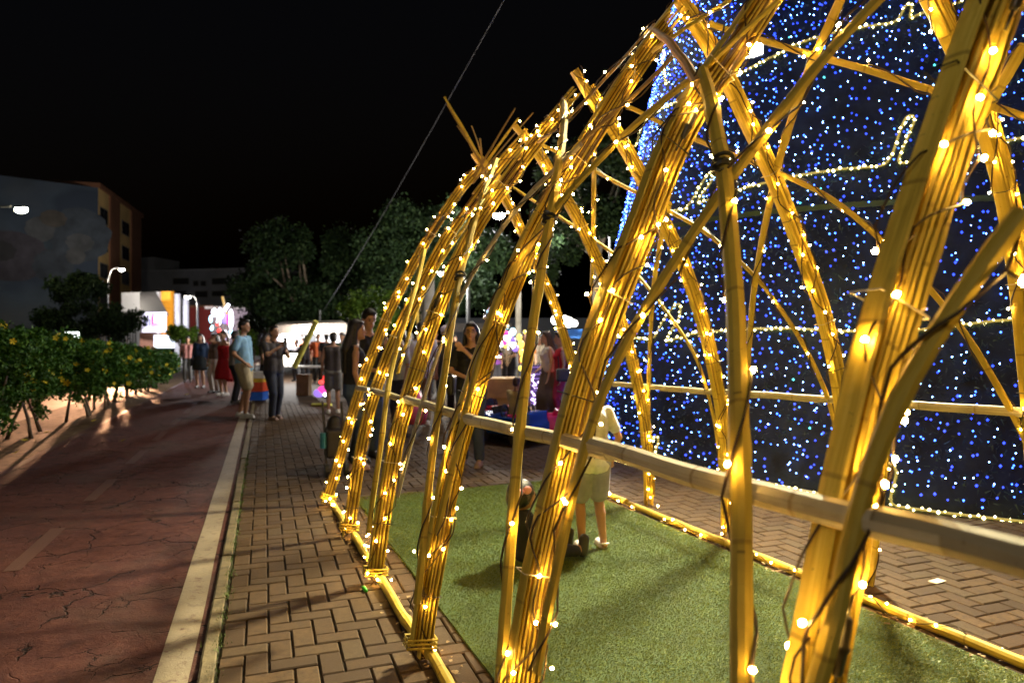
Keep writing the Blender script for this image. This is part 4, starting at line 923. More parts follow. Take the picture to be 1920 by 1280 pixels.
for x0, x1 in ((187, 202), (228, 242)):
    a, b_ = upix(x0, A_, u_), upix(x1, A_, u_)
    for i in range(5):
        z0 = 2.3 + i * 3.05; mb = MB(); wbox(mb, A_, u_, n_, a, b_, z0, z0 + 1.7, -.25, .03); fr_ = mb.build('window', M_wframe, mbld)
        mb = MB()
        for q in range(2): wbox(mb, A_, u_, n_, a + .12 + q * (b_ - a - .12) / 2, a + (q + 1) * (b_ - a - .12) / 2, z0 + .12, z0 + 1.58, .0, .05)
        mb.build('pane', M_dglass, fr_)
# grey block behind
gb_ = empty('office_building', (0, 0, 0)); tag(gb_, 'low grey building with dark windows behind the plaza', 'building')
A2, B2 = px(262, 640, 110), px(520, 640, 105); A2.z = B2.z = 0
A_, u_, n_, L_ = wall_frame(A2, B2); zt = EYE + (640 - 508) / 1280 * 108
mb = MB(); wbox(mb, A_, u_, n_, 0, L_, 0, zt, -10, 0); mb.build('wall', M_grey, gb_)
mb = MB(); wbox(mb, A_, u_, n_, 0, 2.6, zt, zt + 2.4, -6, -.1); mb.build('roof_room', M_grey, gb_); mb = MB(); wbox(mb, A_, u_, n_, 0, L_, zt, zt + .3, -10, .15); mb.build('parapet', mat('parapet', (.26, .26, .27), .9), gb_)
for (x0, x1, y0, y1) in ((324, 355, 521, 534), (397, 428, 521, 534), (362, 373, 526, 537), (376, 387, 526, 537), (397, 430, 545, 556), (365, 390, 545, 558), (440, 455, 540, 556), (324, 350, 545, 556)):
    a, b_ = upix(x0, A_, u_), upix(x1, A_, u_); Yw = (A_ + u_ * a).y; z1 = EYE + (640 - y0) / 1280 * Yw; z0 = EYE + (640 - y1) / 1280 * Yw
    mb = MB(); wbox(mb, A_, u_, n_, a, b_, z0, z1, -.3, .04); fr_ = mb.build('window', M_wframe, gb_); mb = MB(); wbox(mb, A_, u_, n_, a + .12, b_ - .12, z0 + .12, z1 - .12, 0, .06); mb.build('pane', M_dglass, fr_)
# shop with lit signboard
shop = empty('shop_building', (0, 0, 0)); tag(shop, 'bright white shop with an orange edged gable and a lit pink signboard', 'shop')
def qbox(name, x0, x1, y0, y1, Y0, Y1, dpt, m, parent, taper=None):
    """box whose front face spans view columns x0..x1 and heights y0..y1 at distances Y0..Y1"""
    p0, p1 = px(x0, y0, Y0), px(x1, y0, Y1); q0, q1 = px(x0, y1, Y0), px(x1, y1, Y1)
    if taper is not None: p0 = px(taper[0], taper[1], Y0)
    u = Vector((q1.x - q0.x, q1.y - q0.y, 0)).normalized(); n = Vector((-u.y, u.x, 0)) * dpt
    vs_ = [q0, q1, p1, p0]; vs_ += [v_ + n for v_ in vs_]
    return mesh_np(name, vs_, [(0, 1, 2, 3), (7, 6, 5, 4), (0, 4, 5, 1), (1, 5, 6, 2), (2, 6, 7, 3), (3, 7, 4, 0)], m, parent)
M_whwall = emit_mat('lit_white_wall', (.62, .62, .9), .55); M_white = mat('white_render', (.75, .74, .78), .7, vary=.08, bstr=.05)
M_floodwall = mat('white_wall_paint', (.8, .8, .84), .6, vary=.05, bstr=.05)
qbox('gable_wall', 291, 321, 547, 650, 66, 68, 4, M_floodwall, shop); qbox('orange_edge', 320, 326, 546, 640, 66, 66.5, 1, mat('orange_paint', (.85, .33, .02), .6), shop)
qbox('canopy', 262, 312, 584, 590, 60, 62, 8, mat('dark_roof', (.03, .028, .03), .7), shop)
v = [px(262, 548, 64), px(292, 546, 64), px(313, 584, 58), px(262, 584, 58)]; v = v + [q + Vector((0, .3, -.3)) for q in v]
mesh_np('sloping_roof', v, [(0, 1, 2, 3), (7, 6, 5, 4), (0, 4, 5, 1), (1, 5, 6, 2), (2, 6, 7, 3), (3, 7, 4, 0)], mat('dark_roof', (.03, .028, .03), .7), shop)
sb = qbox('signboard', 266, 311, 585, 623, 57, 57.5, .3, emit_mat('sign_white', (.85, .8, 1), 1.5), shop)
qbox('sign_panel', 284, 300, 587, 612, 56.9, 57, .05, emit_mat('sign_pink', (1, .05, .45), 1.2, False), shop); qbox('sign_panel', 288, 296, 592, 606, 56.8, 56.9, .05, emit_mat('sign_pale', (1, .7, .9), 1.5, False), shop)
for x0 in (268, 274, 279): qbox('sign_figure', x0, x0 + 3, 590 + (x0 % 5) * 2, 611, 56.9, 56.9, .05, emit_mat('sign_blue', (.25, .25, .6), .8, False), shop)
qbox('lit_front', 293, 330, 628, 652, 58, 60, .3, emit_mat('front_light', (.75, .82, 1), 2.6), shop); qbox('lower_wall', 262, 294, 623, 655, 57.6, 58.2, 1, M_brown, shop)
d = bpy.data.lights.new('shop_fill_light', 'POINT'); d.energy = 2600; d.color = (.8, .8, 1); d.shadow_soft_size = .3; o = bpy.data.objects.new('shop_fill_light', d); C.objects.link(o); o.location = px(318, 590, 56)  # added point light, without a fitting, to brighten the gable wall
rw = empty('red_building', (0, 0, 0)); tag(rw, 'low dark red wall building beside the shop', 'building'); qbox('wall', 348, 398, 575, 655, 72, 72, 6, mat('red_render', (.20, .018, .014), .8), rw); qbox('roof_edge', 346, 400, 572, 576, 71.8, 71.8, 6.5, M_brown, rw)
lw = empty('lilac_building', (0, 0, 0)); tag(lw, 'low lilac walled building right of the red one', 'building'); qbox('wall', 396, 464, 578, 655, 70, 70, 6, mat('lilac_render', (.30, .24, .30), .8), lw); qbox('roof_edge', 384, 466, 574, 579, 69.8, 69.8, 6.5, mat('roof_edge_pale', (.45, .4, .42), .7), lw)
for x in (333, 349):
    q0, q1 = px(x, 650, 60), px(x, 551 if x == 333 else 560, 60); mb = MB(); mb.tube([(q0.x, 60, 0), (q1.x, 60, q1.z)], .26, 10); tag(mb.build('concrete_pole', M_conc), 'tall pale pole %s the orange edge of the shop' % ('next to' if x == 333 else 'one step right of'), 'pole', 'pale poles by the shop')
# grey concrete column and yellow pipe
q0 = px(803, 516, 19); mb = MB(); mb.tube([(q0.x, 19, 0), (q0.x, 19, q0.z)], [.19, .17], 16); tag(mb.build('concrete_column', M_conc, smooth=True), 'thick grey concrete column behind the white shirt man', 'column')
q0 = px(783, 585, 18); mb = MB(); mb.tube([(q0.x, 18, 0), (q0.x, 18, q0.z)], .035, 8); tag(mb.build('yellow_pipe', mat('yellow_paint', (.6, .4, .03), .5)), 'thin yellow pipe beside the concrete column', 'pipe')
# fence of thin bars before the ochre facade, kiosk light beyond the hedge
fn = empty('low_fence', (0, 0, 0)); tag(fn, 'dark fence with gate posts below the ochre facade', 'fence')
for i in range(16): qbox('bar', 178 + i * 5, 179.5 + i * 5, 612, 650, 58, 58, .08, M_steel, fn)
qbox('rail', 176, 258, 612, 614.5, 57.9, 57.9, .08, M_steel, fn)
kl = empty('kiosk', (0, 0, 0)); Yk = 24.
tag(kl, 'small kiosk behind the hedge with a square white light', 'kiosk')
kx = px(134, 640, Yk).x; mb = MB(); mb.box((kx, Yk + .9, .55), (2.0, 1.6, 1.1)); mb.build('counter', M_wframe, kl); mb = MB(); mb.tube([(kx, Yk + .1, 0), (kx, Yk + .1, 1.4)], .04, 6); mb.build('post', M_steel, kl)
mb = MB(); mb.box((kx, Yk, 1.55), (.5, .06, .4)); mb.build('light_panel', emit_mat('kiosk_panel', (.9, 1, .95), 8, False), kl)
kp_ = Vector((px(150, 640, Yk).x + 1.5, Yk - .2, .95)); area('kiosk_lamp', kp_, look(Vector((-5.2, 9.3, 0)) - kp_), .12, .08, 380, (1, .5, .26), kl, spread=math.radians(34))
# guy cable
c0, c1 = px(600, 592, 30), px(962, -30, 11); cl_ = [c0.lerp(c1, t) + Vector((0, 0, -.5 * math.sin(math.pi * t) * .4)) for t in np.linspace(0, 1, 24)]
mb = MB(); mb.tube(cl_, .007, 6); tag(mb.build('guy_cable', mat('cable_grey', (.09, .09, .11), .6, bstr=0)), 'long thin cable slanting across the dark sky', 'cable')
mb = MB(); mb.tube([(c0.x, c0.y, 0), (c0.x, c0.y, 2.8)], .05, 8); tag(mb.build('cable_post', M_steel), 'steel post anchoring the slanting cable', 'post')
# tent with lit panels
tent = empty('market_tent', (0, 0, 0)); tag(tent, 'long pale market tent with bright white side panels', 'tent')
M_canv = mat('canvas', (.55, .46, .38), .8, bstr=.1); qbox('fascia', 516, 650, 609, 626, 27, 24, .12, M_canv, tent); v = [px(516, 609, 27), px(650, 606, 24), px(640, 600, 29), px(530, 603, 31)]; v += [q - Vector((0, 0, .06)) for q in v]
mesh_np('canopy', v, [(0, 1, 2, 3), (7, 6, 5, 4), (0, 4, 5, 1), (1, 5, 6, 2), (2, 6, 7, 3), (3, 7, 4, 0)], M_canv, tent)
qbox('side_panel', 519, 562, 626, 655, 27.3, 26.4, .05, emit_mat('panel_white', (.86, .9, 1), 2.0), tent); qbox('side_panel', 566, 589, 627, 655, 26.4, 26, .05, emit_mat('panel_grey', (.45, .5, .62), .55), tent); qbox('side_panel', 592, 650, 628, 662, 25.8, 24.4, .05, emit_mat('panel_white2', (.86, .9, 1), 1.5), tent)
for x_ in (518, 565, 591, 650): q = px(x_, 626, 26); mb = MB(); mb.tube([(q.x, q.y, 0), (q.x, q.y, q.z)], .03, 6); mb.build('post', M_steel, tent)
mb = MB(); q = px(536, 633, 26.8); mb.ball(q, (.28, .12, .18), 10, 6); mb.build('lamp_globe', emit_mat('globe_white', (1, 1, .98), 12), tent)
cd = empty('blue_canopy', (0, 0, 0)); tag(cd, 'blue stall canopy under white lamps near the light tree', 'canopy'); qbox('cloth', 1050, 1092, 617, 634, 16, 16, 1.6, mat('blue_cloth', (.02, .13, .45), .7), cd)
for x_ in (1052, 1090): q = px(x_, 634, 16.2); mb = MB(); mb.tube([(q.x, q.y, 0), (q.x, q.y, q.z)], .03, 6); mb.build('post', M_steel, cd)
for i, (x_, y_, r_) in enumerate(((1042, 600, .11), (1066, 604, .12), (1077, 606, .08), (1059, 597, .07))):
    q = px(x_, y_, 15.5); o = MB(); o.ball(q, r_, 12, 8); tag(o.build('stall_globe', emit_mat('stall_globe', (1, .95, .85), 7, False), smooth=True), ('white globe lamp left of the blue canopy', 'largest white globe lamp over the blue canopy', 'small globe lamp right of the largest one', 'smallest globe lamp high over the canopy')[i], 'lamp', 'globe lamps over the blue canopy')
d = bpy.data.lights.new('stall_light', 'POINT'); d.energy = 1000; d.color = (1, .9, .76); d.shadow_soft_size = .15; o = bpy.data.objects.new('stall_light', d); C.objects.link(o); o.location = px(1060, 585, 15.)
d = bpy.data.lights.new('tent_light', 'POINT'); d.energy = 800; d.color = (1, .95, .9); d.shadow_soft_size = .2; o = bpy.data.objects.new('tent_light', d); C.objects.link(o); o.location = px(545, 618, 24.5)
# far low wall behind everything on the right side
fw = empty('far_wall', (0, 0, 0)); tag(fw, 'low dark building far behind the stalls', 'building'); qbox('wall', 836, 1200, 596, 655, 60, 60, 3, M_grey, fw); qbox('pale_band', 836, 960, 606, 622, 59.8, 59.8, .1, M_canv, fw)
# ================================================================ PEOPLE
M_skin = {}
def skin(c, nm):
    if nm not in M_skin:
        m = mat('skin_' + nm, c, .5, vary=.08, nscale=12, bstr=.08, bscale=120)
        m.node_tree.nodes['Principled BSDF'].inputs['Subsurface Weight'].default_value = 0
        M_skin[nm] = m
    return M_skin[nm]
SK_ = dict(tan=(.42, .22, .13), light=(.55, .32, .21), brown=(.30, .15, .085))
def cloth(nm, c): return mat('cloth_' + nm, c, .88, vary=.25, nscale=6, bstr=1.0, bscale=9)
M_hair = mat('dark_hair', (.012, .008, .007), .38, vary=.6, nscale=40, bstr=.6, bscale=90); M_hairb = mat('brown_hair', (.05, .022, .012), .4, vary=.6, nscale=40, bstr=.6, bscale=90)
M_shoe_w = mat('white_shoe', (.7, .68, .66), .5, bstr=.1); M_shoe_d = mat('dark_shoe', (.03, .025, .025), .45, bstr=.1); M_eye = mat('eye_dark', (.015, .01, .01), .2, bstr=0); M_lip = mat('lip', (.38, .10, .09), .5, bstr=0)
def rcone(mb, a, b, ra, rb, n=12, sq=1.):
    """round cone from a to b"""
    a, b = Vector(a), Vector(b); d = b - a; L = d.length
    if L < 1e-5: mb.ball(a, ra, n, 8); return
    t = d / L; u = t.orthogonal().normalized(); v_ = t.cross(u); pts = []; rs = []
    for i in range(4): q = math.pi / 2 * (1 - i / 3.5); pts.append(a - t * ra * math.sin(q)); rs.append(max(.0008, ra * math.cos(q)))
    for i in range(4): q = math.pi / 2 * ((i + .5) / 3.5); q = min(q, 1.5); pts.append(b + t * rb * math.sin(q)); rs.append(max(.0008, rb * math.cos(q)))
    mb.tube(pts, rs, n)
def remesh(name, mb, vox, m, parent, sm=3, scale=None):
    me = bpy.data.meshes.new('tmp'); me.from_pydata(mb.v, [], mb.f); o = bpy.data.objects.new('tmp', me); C.objects.link(o)
    r = o.modifiers.new('r', 'REMESH'); r.mode = 'VOXEL'; r.voxel_size = vox
    s_ = o.modifiers.new('s', 'SMOOTH'); s_.iterations = sm; s_.factor = .5
    dg = bpy.context.evaluated_depsgraph_get(); ev = o.evaluated_get(dg); nm = bpy.data.meshes.new_from_object(ev)
    bpy.data.objects.remove(o); nm.name = name; nm.materials.clear(); nm.materials.append(m)
    nm.polygons.foreach_set('use_smooth', [True] * len(nm.polygons))
    q = bpy.data.objects.new(name, nm); C.objects.link(q); q.parent = parent; return q
def fold(mb_pts, k): return mb_pts
def bone_ik(sh, wr, l1, l2, hint):
    """elbow or knee position"""
    sh, wr, hint = Vector(sh), Vector(wr), Vector(hint); d = wr - sh; L = min(d.length, (l1 + l2) * .999); d.normalize()
    a = (l1 * l1 - l2 * l2 + L * L) / (2 * L); h = math.sqrt(max(0, l1 * l1 - a * a)); p = (hint - d * hint.dot(d)).normalized()
    return sh + d * a + p * h, sh + d * L
def person(x, y, facing, height, label, cat='person', sk='tan', lean=0., wristR=None, wristL=None, footR=(.10, .0), footL=(-.10, .0), top=('shirt', (.1, .1, .1), 'short'), bottom=('trousers', (.05, .05, .08)),
           hair='short', hairm=None, shoes=M_shoe_d, head_turn=0., head_tilt=0., vox=.014, female=False, extras=None, group='people standing in the plaza', kneebend=0., elbow_hint=(0, -1, -.2), fat=1., skirt_len=.45, z0=0., feet_lift=(0, 0), hipz=None):
    """x, y: feet; facing: direction the person looks, in degrees, 0 = +Y (away), 90 = -X, 180 = toward camera, 270 = +X"""
    S = height / 1.75; root = empty('person', (x, y, z0), math.radians(facing)); root.scale = (S, S, S)
    tag(root, label, cat, group)
    sw = .175 if female else .20; hw = .088; sh_z = 1.42; hz = hipz if hipz else .93 - kneebend
    dz = hz - .93
    ly = math.sin(lean); lz = math.cos(lean)
    def up(px_, pz): return Vector((px_, (pz - .93) * ly, hz + (pz - .93) * lz))       # point on the leaning trunk
    neck = up(0, 1.47); shR, shL = up(sw, 1.41), up(-sw, 1.41)
    ank = .085
    legs = []
    for sgn, ft, lf in ((1, footR, feet_lift[0]), (-1, footL, feet_lift[1])):
        hip = Vector((sgn * hw, 0, hz - .02)); an = Vector((ft[0], ft[1], ank + lf)); kn, an = bone_ik(hip, an, .425, .42, (0, 1, 0)); legs.append((hip, kn, an))
    arms = []
    for sgn, sh, wr in ((1, shR, wristR), (-1, shL, wristL)):
        w_ = Vector(wr) + Vector((0, 0, dz)) if wr else sh + Vector((sgn * .06, .04, -.52))
        hint = Vector((sgn * .7, 0, 0)) + Vector(elbow_hint); el, w_ = bone_ik(sh, w_, .285, .25, hint); arms.append((sh, el, w_))
    hd = neck + Vector((0, .03 + .2 * ly, .155)); R = Matrix.Rotation(math.radians(head_turn), 3, 'Z') @ Matrix.Rotation(math.radians(head_tilt), 3, 'X')
    H = lambda q: hd + R @ Vector(q)
    mb = MB()
    # trunk
    for sgn in (1, -1):
        rcone(mb, Vector((sgn * .075, 0, hz + .0)), up(sgn * .065, 1.12), (.118 if female else .108) * fat, .098 * fat); rcone(mb, up(sgn * .065, 1.12), up(sgn * .085, 1.33), .098 * fat, .105); rcone(mb, up(sgn * .03, 1.42), up(sgn * (sw - .02), 1.405), .06, .052)
    if female: rcone(mb, up(.07, 1.27) + Vector((0, .07, 0)), up(.07, 1.28) + Vector((0, .075, 0)), .062, .06); rcone(mb, up(-.07, 1.27) + Vector((0, .07, 0)), up(-.07, 1.28) + Vector((0, .075, 0)), .062, .06)
    rcone(mb, up(0, 1.40), hd - Vector((0, .015, .06)), .058, .05)
    # head
    mb.ball(H((0, -.005, .025)), (.077, .095, .103), 14, 10, R); mb.ball(H((0, .028, -.045)), (.056, .062, .065), 12, 8, R); rcone(mb, H((0, .085, .012)), H((0, .103, -.018)), .011, .015, 8)
    rcone(mb, H((0, .072, -.088)), H((0, .078, -.084)), .02, .02, 8)
    for sgn in (1, -1): mb.ball(H((sgn * .078, -.005, -.005)), (.012, .02, .03), 8, 6, R); rcone(mb, H((sgn * .012, .084, -.055)), H((sgn * .02, .08, -.055)), .011, .008, 6)
    for sh, el, w_ in arms:
        rcone(mb, sh, el, .05 if not female else .043, .038 if not female else .034); rcone(mb, el, w_, .039 if not female else .034, .025)
        d = (w_ - el).normalized(); side = d.cross(Vector((0, 1, .2))).normalized(); nrm = side.cross(d)
        pc = w_ + d * .05; 
        for q in (-.02, 0, .02): rcone(mb, w_ + side * q * .5, w_ + d * .085 + side * q, .017, .014, 8)
        for q, ln in ((-.033, .055), (-.011, .07), (.011, .066), (.033, .05)):
            b0 = w_ + d * .09 + side * q; b1 = b0 + d * ln * .55 + nrm * .008; b2 = b1 + (d * .8 + nrm * .7).normalized() * ln * .5; rcone(mb, b0, b1, .0105, .0098, 6); rcone(mb, b1, b2, .0098, .0085, 6)
        rcone(mb, w_ + d * .03 - side * .025, w_ + d * .06 - side * .055 + nrm * .01, .012, .01, 6); rcone(mb, w_ + d * .06 - side * .055 + nrm * .01, w_ + d * .09 - side * .06 + nrm * .02, .01, .009, 6)
    for hip, kn, an in legs:
        rcone(mb, hip, kn, (.092 if female else .088) * fat, .055); calf = kn.lerp(an, .32) - Vector((0, .012, 0)); rcone(mb, kn, calf, .054, .057); rcone(mb, calf, an, .055, .036)
        rcone(mb, an - Vector((0, .02, .035)), an + Vector((0, .12, -.052)), .036, .028); 
    body = remesh('body', mb, vox, skin(SK_[sk], sk), root)
    # top
    def torso(mb, g, zlo, zhi=1.42):
        for sgn in (1, -1):
            rcone(mb, up(sgn * .07, zlo), up(sgn * .068, 1.12), (.112 if zlo < 1.0 else .1) * fat + g, .1 * fat + g); rcone(mb, up(sgn * .068, 1.12), up(sgn * .085, min(zhi, 1.33)), .1 * fat + g, .105 + g * .8)
            if zhi > 1.38: rcone(mb, up(sgn * .03, 1.405), up(sgn * (sw - .02), 1.395), .058 + g * .7, .052 + g * .7)
        if female:
            for sgn in (1, -1): rcone(mb, up(sgn * .07, 1.27) + Vector((0, .07, 0)), up(sgn * .07, 1.28) + Vector((0, .075, 0)), .062 + g, .06 + g)
    if top:
        kind, col, sl = top[:3]; nm = 'c%02d%02d%02d' % tuple(int(q * 99) for q in col); mb = MB()
        lo = .90 if kind == 'long_shirt' else .95 if kind == 'shirt' else 1.0
        torso(mb, .014, lo, 1.42 if sl != 'strap' else 1.3)
        if sl == 'strap':
            for sgn in (1, -1): rcone(mb, up(sgn * .075, 1.33) + Vector((0, .06, 0)), up(sgn * .075, 1.47) + Vector((0, 0, 0)), .022, .02, 8); rcone(mb, up(sgn * .075, 1.33) + Vector((0, -.07, 0)), up(sgn * .075, 1.47), .022, .02, 8)
        if sl in ('short', 'long'):
            for sh, el, w_ in arms:
                e = sh.lerp(el, .68 if sl == 'short' else 1.); rcone(mb, sh, e, .062, .058 if sl == 'short' else .05)
                if sl == 'long': rcone(mb, el, el.lerp(w_, .95), .05, .037)
        o = remesh('shirt' if kind != 'top' else 'top', mb, vox, cloth(nm, col), root, 2)
        if len(top) > 3: # collar
            mb = MB(); pts_ = [up(0, 1.455) + Vector((.068 * math.cos(q), .062 * math.sin(q) + .012, .012 * math.cos(q * 2))) for q in np.linspace(0, 6.28, 14)]; mb.tube(pts_, .011, 6); mb.build('collar', cloth(nm, col), root, smooth=True)
    if bottom:
        kind, col = bottom[:2]; nm = 'c%02d%02d%02d' % tuple(int(q * 99) for q in col); mb = MB()
        if kind in ('trousers', 'shorts', 'leggings'):
            g = {'trousers': .018, 'shorts': .024, 'leggings': .006}[kind]
            for sgn in (1, -1): rcone(mb, Vector((sgn * .07, 0, hz + .05)), Vector((sgn * .075, 0, hz - .02)), .105 * fat + g * .5, .115 * fat + g * .5)
            for hip, kn, an in legs:
                if kind == 'shorts': rcone(mb, hip, hip.lerp(kn, .80), .093 * fat + g, .078 * fat + g)
                else: rcone(mb, hip, kn, .09 * fat + g, .06 + g); rcone(mb, kn, an + (kn - an).normalized() * .03, .06 + g, .046 + g * 1.2)
            remesh(kind if kind != 'leggings' else 'trousers', mb, vox, cloth(nm, col), root, 2)
        else:  # skirt
            v = []; n = 28; rows = 9; zt = hz + .12; zb_ = hz - skirt_len; k0 = .135 * fat; k1 = .17 + skirt_len * .12
            for j in range(rows):
                u = j / (rows - 1)
                for i in range(n):
                    a = 2 * math.pi * i / n; r_ = (k0 + (k1 - k0) * min(1, u * 1.6)) * (1 + .05 * u * math.sin(a * 7 + 1)); v.append((r_ * 1.18 * math.cos(a), r_ * .88 * math.sin(a), zt + (zb_ - zt) * u + (.05 * math.sin(a) if kind == 'asym' and j == rows - 1 else 0)))
            m0 = len(v); v += [(q[0] * .93, q[1] * .93, q[2]) for q in v]
            f = []
            for j in range(rows - 1):
                for i in range(n):
                    a, b_ = j * n + i, j * n + (i + 1) % n; f += [(a, b_, b_ + n, a + n), (a + m0 + n, b_ + m0 + n, b_ + m0, a + m0)]
            for i in range(n): f.append(((rows - 1) * n + i, (rows - 1) * n + (i + 1) % n, (rows - 1) * n + (i + 1) % n + m0, (rows - 1) * n + i + m0))
            mesh_np('skirt', v, f, cloth(nm, col), root, smooth=True)
    if shoes:
        for hip, kn, an in legs:
            mb = MB(); rcone(mb, an + Vector((0, -.035, -.045)), an + Vector((0, .13, -.052)), .042, .036); rcone(mb, an + Vector((0, -.03, -.03)), an + Vector((0, .03, -.02)), .042, .036)
            mb.box(an + Vector((0, .045, -.076)), (.078, .25, .018)); remesh('shoe', mb, .012, shoes, root, 1)
    # face
    mb = MB()
    for sgn in (1, -1): mb.ball(H((sgn * .03, .080, .012)), (.011, .006, .006), 8, 5, R); mb.box(H((sgn * .03, .087, .034)), (.032, .008, .006), 0, R)
    mb.build('eyes', M_eye, root); mb = MB(); mb.ball(H((0, .088, -.052)), (.021, .007, .007), 8, 5, R); mb.build('lips', M_lip, root)
    # hair
    hm = hairm or M_hair; mb = MB(); v8 = max(vox, .012)
    if hair in ('short', 'long', 'bun', 'tail'):
        mb.ball(H((0, -.018, .042)), (.088, .098, .098), 14, 9, R); mb.ball(H((0, -.045, .0)), (.082, .072, .085), 12, 8, R)
        if hair == 'short': mb.ball(H((0, .045, .105)), (.062, .05, .028), 10, 6, R)
        else: mb.ball(H((0, .03, .095)), (.07, .06, .03), 10, 6, R)
    if hair == 'long':
        for q in (-.05, 0, .05): rcone(mb, H((q, -.05, .03)), Vector((q * 1.6, hd.y - .13, hd.z - .22)), .05, .06); rcone(mb, Vector((q * 1.6, hd.y - .13, hd.z - .22)), Vector((q * 1.7, hd.y - .14, hd.z - .48)), .055, .03)
        for sgn in (1, -1): rcone(mb, H((sgn * .075, -.01, .02)), Vector((sgn * .095, hd.y - .03, hd.z - .2)), .025, .03); rcone(mb, Vector((sgn * .095, hd.y - .03, hd.z - .2)), Vector((sgn * .1, hd.y + .0, hd.z - .36)), .03, .018)
    if hair == 'bun': mb.ball(H((0, -.11, .07)), .045, 10, 7)
    if hair == 'tail': rcone(mb, H((0, -.1, .06)), Vector((.01, hd.y - .17, hd.z - .12)), .035, .035); rcone(mb, Vector((.01, hd.y - .17, hd.z - .12)), Vector((.02, hd.y - .16, hd.z - .3)), .033, .012)
    if hair: 
        o = remesh('hair', mb, v8, hm, root, 1)
    if extras: extras(root, H, up, arms, legs, R)
    return root
def gpos(xp, yp): Y = 1280 * EYE / (yp - 640); return ((xp - 960) / 1280 * Y, Y)
def at_y(xp, Y): return ((xp - 960) / 1280 * Y, Y)
def glasses(root, H, up, arms, legs, R):
    mb = MB()
    for sgn in (1, -1):
        pts_ = [H((sgn * .031 + .023 * math.cos(q), .096, .012 + .018 * math.sin(q))) for q in np.linspace(0, 6.28, 13)]; mb.tube(pts_, .0022, 5, cap=False); mb.tube([H((sgn * .054, .094, .016)), H((sgn * .08, 0, .01))], .002, 5)
    mb.tube([H((-.008, .098, .014)), H((.008, .098, .014))], .002, 5); mb.build('glasses', M_tie, root)
def cap(col):
    def f_(root, H, up, arms, legs, R):
        mb = MB(); mb.ball(H((0, -.01, .055)), (.094, .108, .085), 14, 8, R); remesh('cap', mb, .014, cloth('cap', col), root, 1)
        mb = MB(); mb.ball(H((0, .12, .055)), (.07, .065, .012), 12, 5, R); mb.build('cap_brim', cloth('cap', col), root, smooth=True)
    return f_
def handbag(sgn, col=(.015, .013, .013), z=.82):
    def f_(root, H, up, arms, legs, R):
        mb = MB(); c = Vector((sgn * .25, -.02, z)); mb.box(c, (.09, .3, .24)); remesh('bag', mb, .02, mat('black_leather', col, .35, vary=.3), root, 4)
        mb = MB(); mb.tube(smooth([c + Vector((0, .1, .1)), up(sgn * .14, 1.3) + Vector((0, .12, 0)), up(sgn * .1, 1.49), up(sgn * .14, 1.3) + Vector((0, -.13, 0)), c + Vector((0, -.1, .1))], 1), .012, 6); mb.build('bag_strap', mat('black_leather', col, .35), root)
    return f_
def both(*fs):
    def f_(*a):
        for q in fs: q(*a)
    return f_
def phone(i):
    def f_(root, H, up, arms, legs, R):
        sh, el, w_ = arms[i]; d = (w_ - el).normalized(); mb = MB(); mb.box(w_ + d * .11 + Vector((0, .02, .04)), (.075, .01, .15)); mb.build('phone', M_tie, root)
    return f_
# men on the cycle path
x, y = gpos(458, 782)
person(x, y, 268, 1.83, 'man in light blue shirt and khaki shorts with his hand on his hip', sk='tan', top=('long_shirt', (.22, .42, .62), 'short', 1), bottom=('shorts', (.42, .36, .24)), shoes=M_shoe_w, wristR=(.20, .10, .98), wristL=(-.26, -.03, 1.0), elbow_hint=(0, -1, 0), head_turn=-4, footR=(.1, .06), footL=(-.1, -.12), fat=1.12, lean=-.04)
x, y = gpos(513, 786)
person(x, y, 235, 1.70, 'man in charcoal shirt and dark jeans drinking with both hands raised', sk='light', top=('shirt', (.045, .04, .045), 'short', 1), bottom=('trousers', (.02, .026, .045)), shoes=mat('brown_shoe', (.25, .16, .12), .6), wristR=(.09, .30, 1.36), wristL=(-.05, .32, 1.28), elbow_hint=(.2, 0, -1), head_tilt=14, footR=(.1, .08), footL=(-.1, -.06), fat=1.08, extras=phone(0))
# group of women far left
x, y = gpos(376, 727); person(x, y, 185, 1.66, 'woman in blue jacket over a black top and dark skirt', female=True, sk='light', top=('top', (.02, .045, .10), 'long'), bottom=('skirt', (.02, .025, .025)), skirt_len=.35, hair='long', shoes=M_shoe_d, vox=.022, extras=handbag(1))
x, y = gpos(403, 736); person(x, y, 160, 1.64, 'woman in dark top and white trousers beside the red dress', female=True, sk='tan', top=('top', (.12, .09, .08), 'none'), bottom=('trousers', (.5, .46, .42)), hair='long', vox=.022)
x, y = gpos(420, 741); person(x, y, 150, 1.70, 'woman in a red dress adjusting her hair', female=True, sk='light', top=('top', (.42, .008, .015), 'strap'), bottom=('asym', (.42, .008, .015)), skirt_len=.52, hair='tail', hairm=M_hairb, vox=.02, wristR=(.12, .16, 1.62), wristL=(-.14, .14, 1.56), elbow_hint=(0, .3, -.4), shoes=M_shoe_w)
x, y = gpos(439, 756); person(x, y, 300, 1.66, 'person in grey shirt and black trousers half hidden behind the light blue shirt', sk='tan', top=('shirt', (.22, .19, .18), 'short'), bottom=('trousers', (.015, .015, .02)), vox=.02)
x, y = gpos(497, 745); person(x, y, 280, 1.64, 'woman in camouflage top and black leggings behind the charcoal shirt man', female=True, sk='tan', top=('shirt', (.13, .11, .07), 'short'), bottom=('leggings', (.012, .012, .015)), hair='long', vox=.02, extras=handbag(-1))
